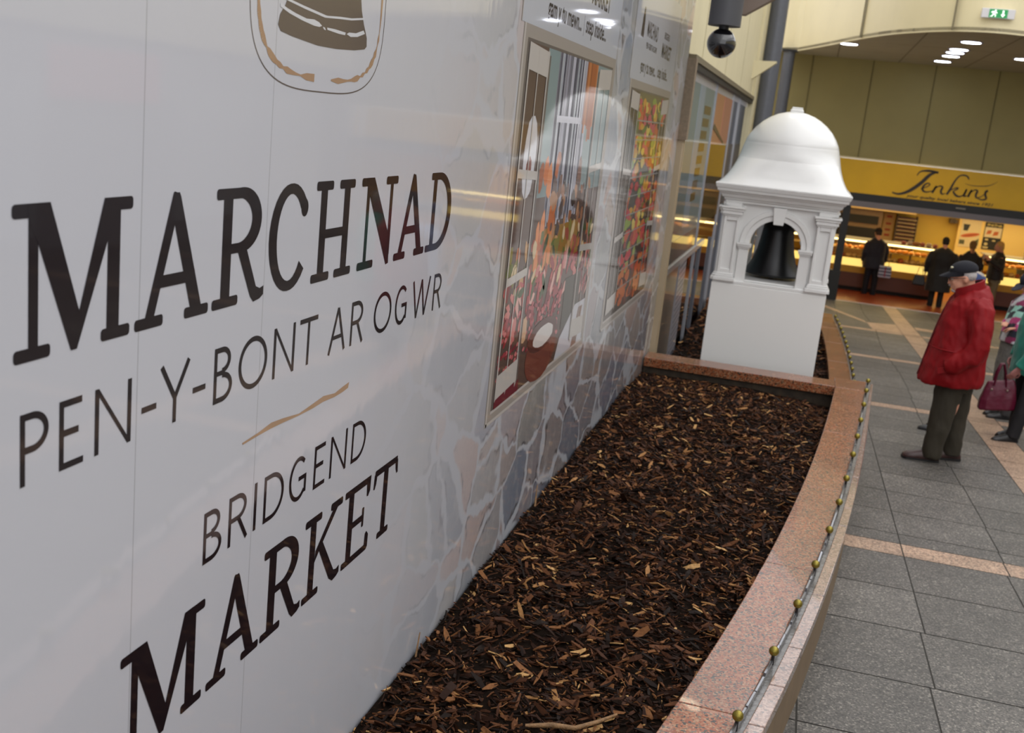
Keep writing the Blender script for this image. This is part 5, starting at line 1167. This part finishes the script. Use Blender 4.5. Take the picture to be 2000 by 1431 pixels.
q = MB(); q.tube([(2.72, 27.62, -2.8), (2.76, 27.62, -2.6), (2.84, 27.62, -2.6), (2.88, 27.62, -2.8)], .008, 6); q.build('handle', M_black, hb, off=O)

# ---- hidden companion behind the red jacket: blue cap, pale blue sleeve
figure('person with a blue cap and pale blue sleeve, mostly hidden behind the red jacket', 1.66, 11.2, 1.575, .15, (150, 166, 204), (40, 38, 44), (150, 140, 130), .80, .20, .145, cap=(46, 62, 104), shoes=(30, 30, 34), footx=(-.13, .0), headtilt=-.25, vox=.012)
# ---- child-like striped hoodie with a grey coat round the waist
def hoodie(c):
    z = c.z+.25*c.y+.18*c.x+.02*noise.noise(c*6); k = int(math.floor(z*13)) % 6; k2 = int(math.floor((c.y+c.x)*9+z*3)) % 2
    base = [(205, 205, 214), (26, 28, 48), (190, 66, 130), (160, 214, 200), (24, 24, 40), (200, 200, 208)]
    alt = [(26, 28, 48), (190, 66, 130), (205, 205, 214), (24, 24, 40), (150, 205, 192), (130, 30, 80)]
    return lin((base if k2 else alt)[k])
figure('person in a pink, white, black and mint patterned hooded top and dark cap, head bowed', 2.38, 12.6, 1.60, .35, (200, 200, 200), (60, 58, 60), (60, 44, 34), .90, .22, .16, cap=(22, 26, 44), topattr=hoodie, topname='hooded_top', headtilt=-.5,
       arms=[[(0, -.2, 1.36), (.0, -.26, 1.12), (-.12, -.12, 1.08)], [(0, .2, 1.36), (-.0, .26, 1.08), (-.13, .10, 1.10)]], vox=.011, lower=('tied_coat', .42, .90, (104, 102, 100)), lean=-.03)
# ---- teal jacket at the right edge, holding the crimson handbag
figure('person in a teal jacket and black trousers at the right edge, carrying a crimson handbag', 2.33, 11.35, 1.62, .45, (8, 112, 94), (18, 15, 18), (120, 110, 100), .70, .25, .17, vox=.010, topname='jacket', footx=(-.16, .02), gap=.11, shoes=(24, 20, 22),
       arms=[[(-.06, -.22, 1.34), (-.17, -.27, 1.06), (-.30, -.19, .80)], [(0, .2, 1.36), (.02, .26, 1.08), (-.05, .25, .84)]], skin=mat('gloved_skin', (150, 96, 90), .6))
cb_ = empty('handbag', (2.06, 11.28, -2.32), 'crimson leather handbag with two handles hanging from the teal jacket sleeve', 'bag'); O = Vector(cb_.location)
M_crim = mat('crimson_leather', (92, 8, 40), .42, noise_amt=.1, noise_scale=20, bump=.3, bump_scale=30)
b = MB(); b.rings([[(2.06+a*w_, 11.28+b_*d_, z+a*.02) for a, b_ in ((-1, -.7), (-.6, -1), (.6, -1), (1, -.7), (1, .7), (.6, 1), (-.6, 1), (-1, .7))] for z, w_, d_ in ((-2.335, .15, .05), (-2.32, .165, .065), (-2.22, .16, .065), (-2.12, .14, .055), (-2.045, .118, .035), (-2.04, .10, .02))])
o = remesh(b, 'bag_body', M_crim, None, .008, wrinkle=.006, wscale=14); o.data.transform(Matrix.Translation(-O)); o.parent = cb_
for dy in (-.045, .035):
    q = MB(); q.tube([(1.995, 11.28+dy, -2.09), (2.005, 11.28+dy, -1.97), (2.03, 11.28+dy*.6, -1.88), (2.055, 11.28+dy*.6, -1.875), (2.085, 11.28+dy, -1.97), (2.105, 11.28+dy, -2.09)], .009, 8, 1.6); q.build('handle', M_crim, cb_, True, off=O)
q = MB(); q.ell((1.98, 11.215, -2.13), (.012, .006, .012), 8, 6); q.ell((2.12, 11.215, -2.12), (.012, .006, .012), 8, 6); q.build('buckle', mat('buckle_metal', (150, 130, 120), .3, metal=.8), cb_, True, off=O)

# =================================================================== lift everything so the near floor lies about z = 0
for o in COL.objects:
    if o.parent is None: o.location.z += 2.0
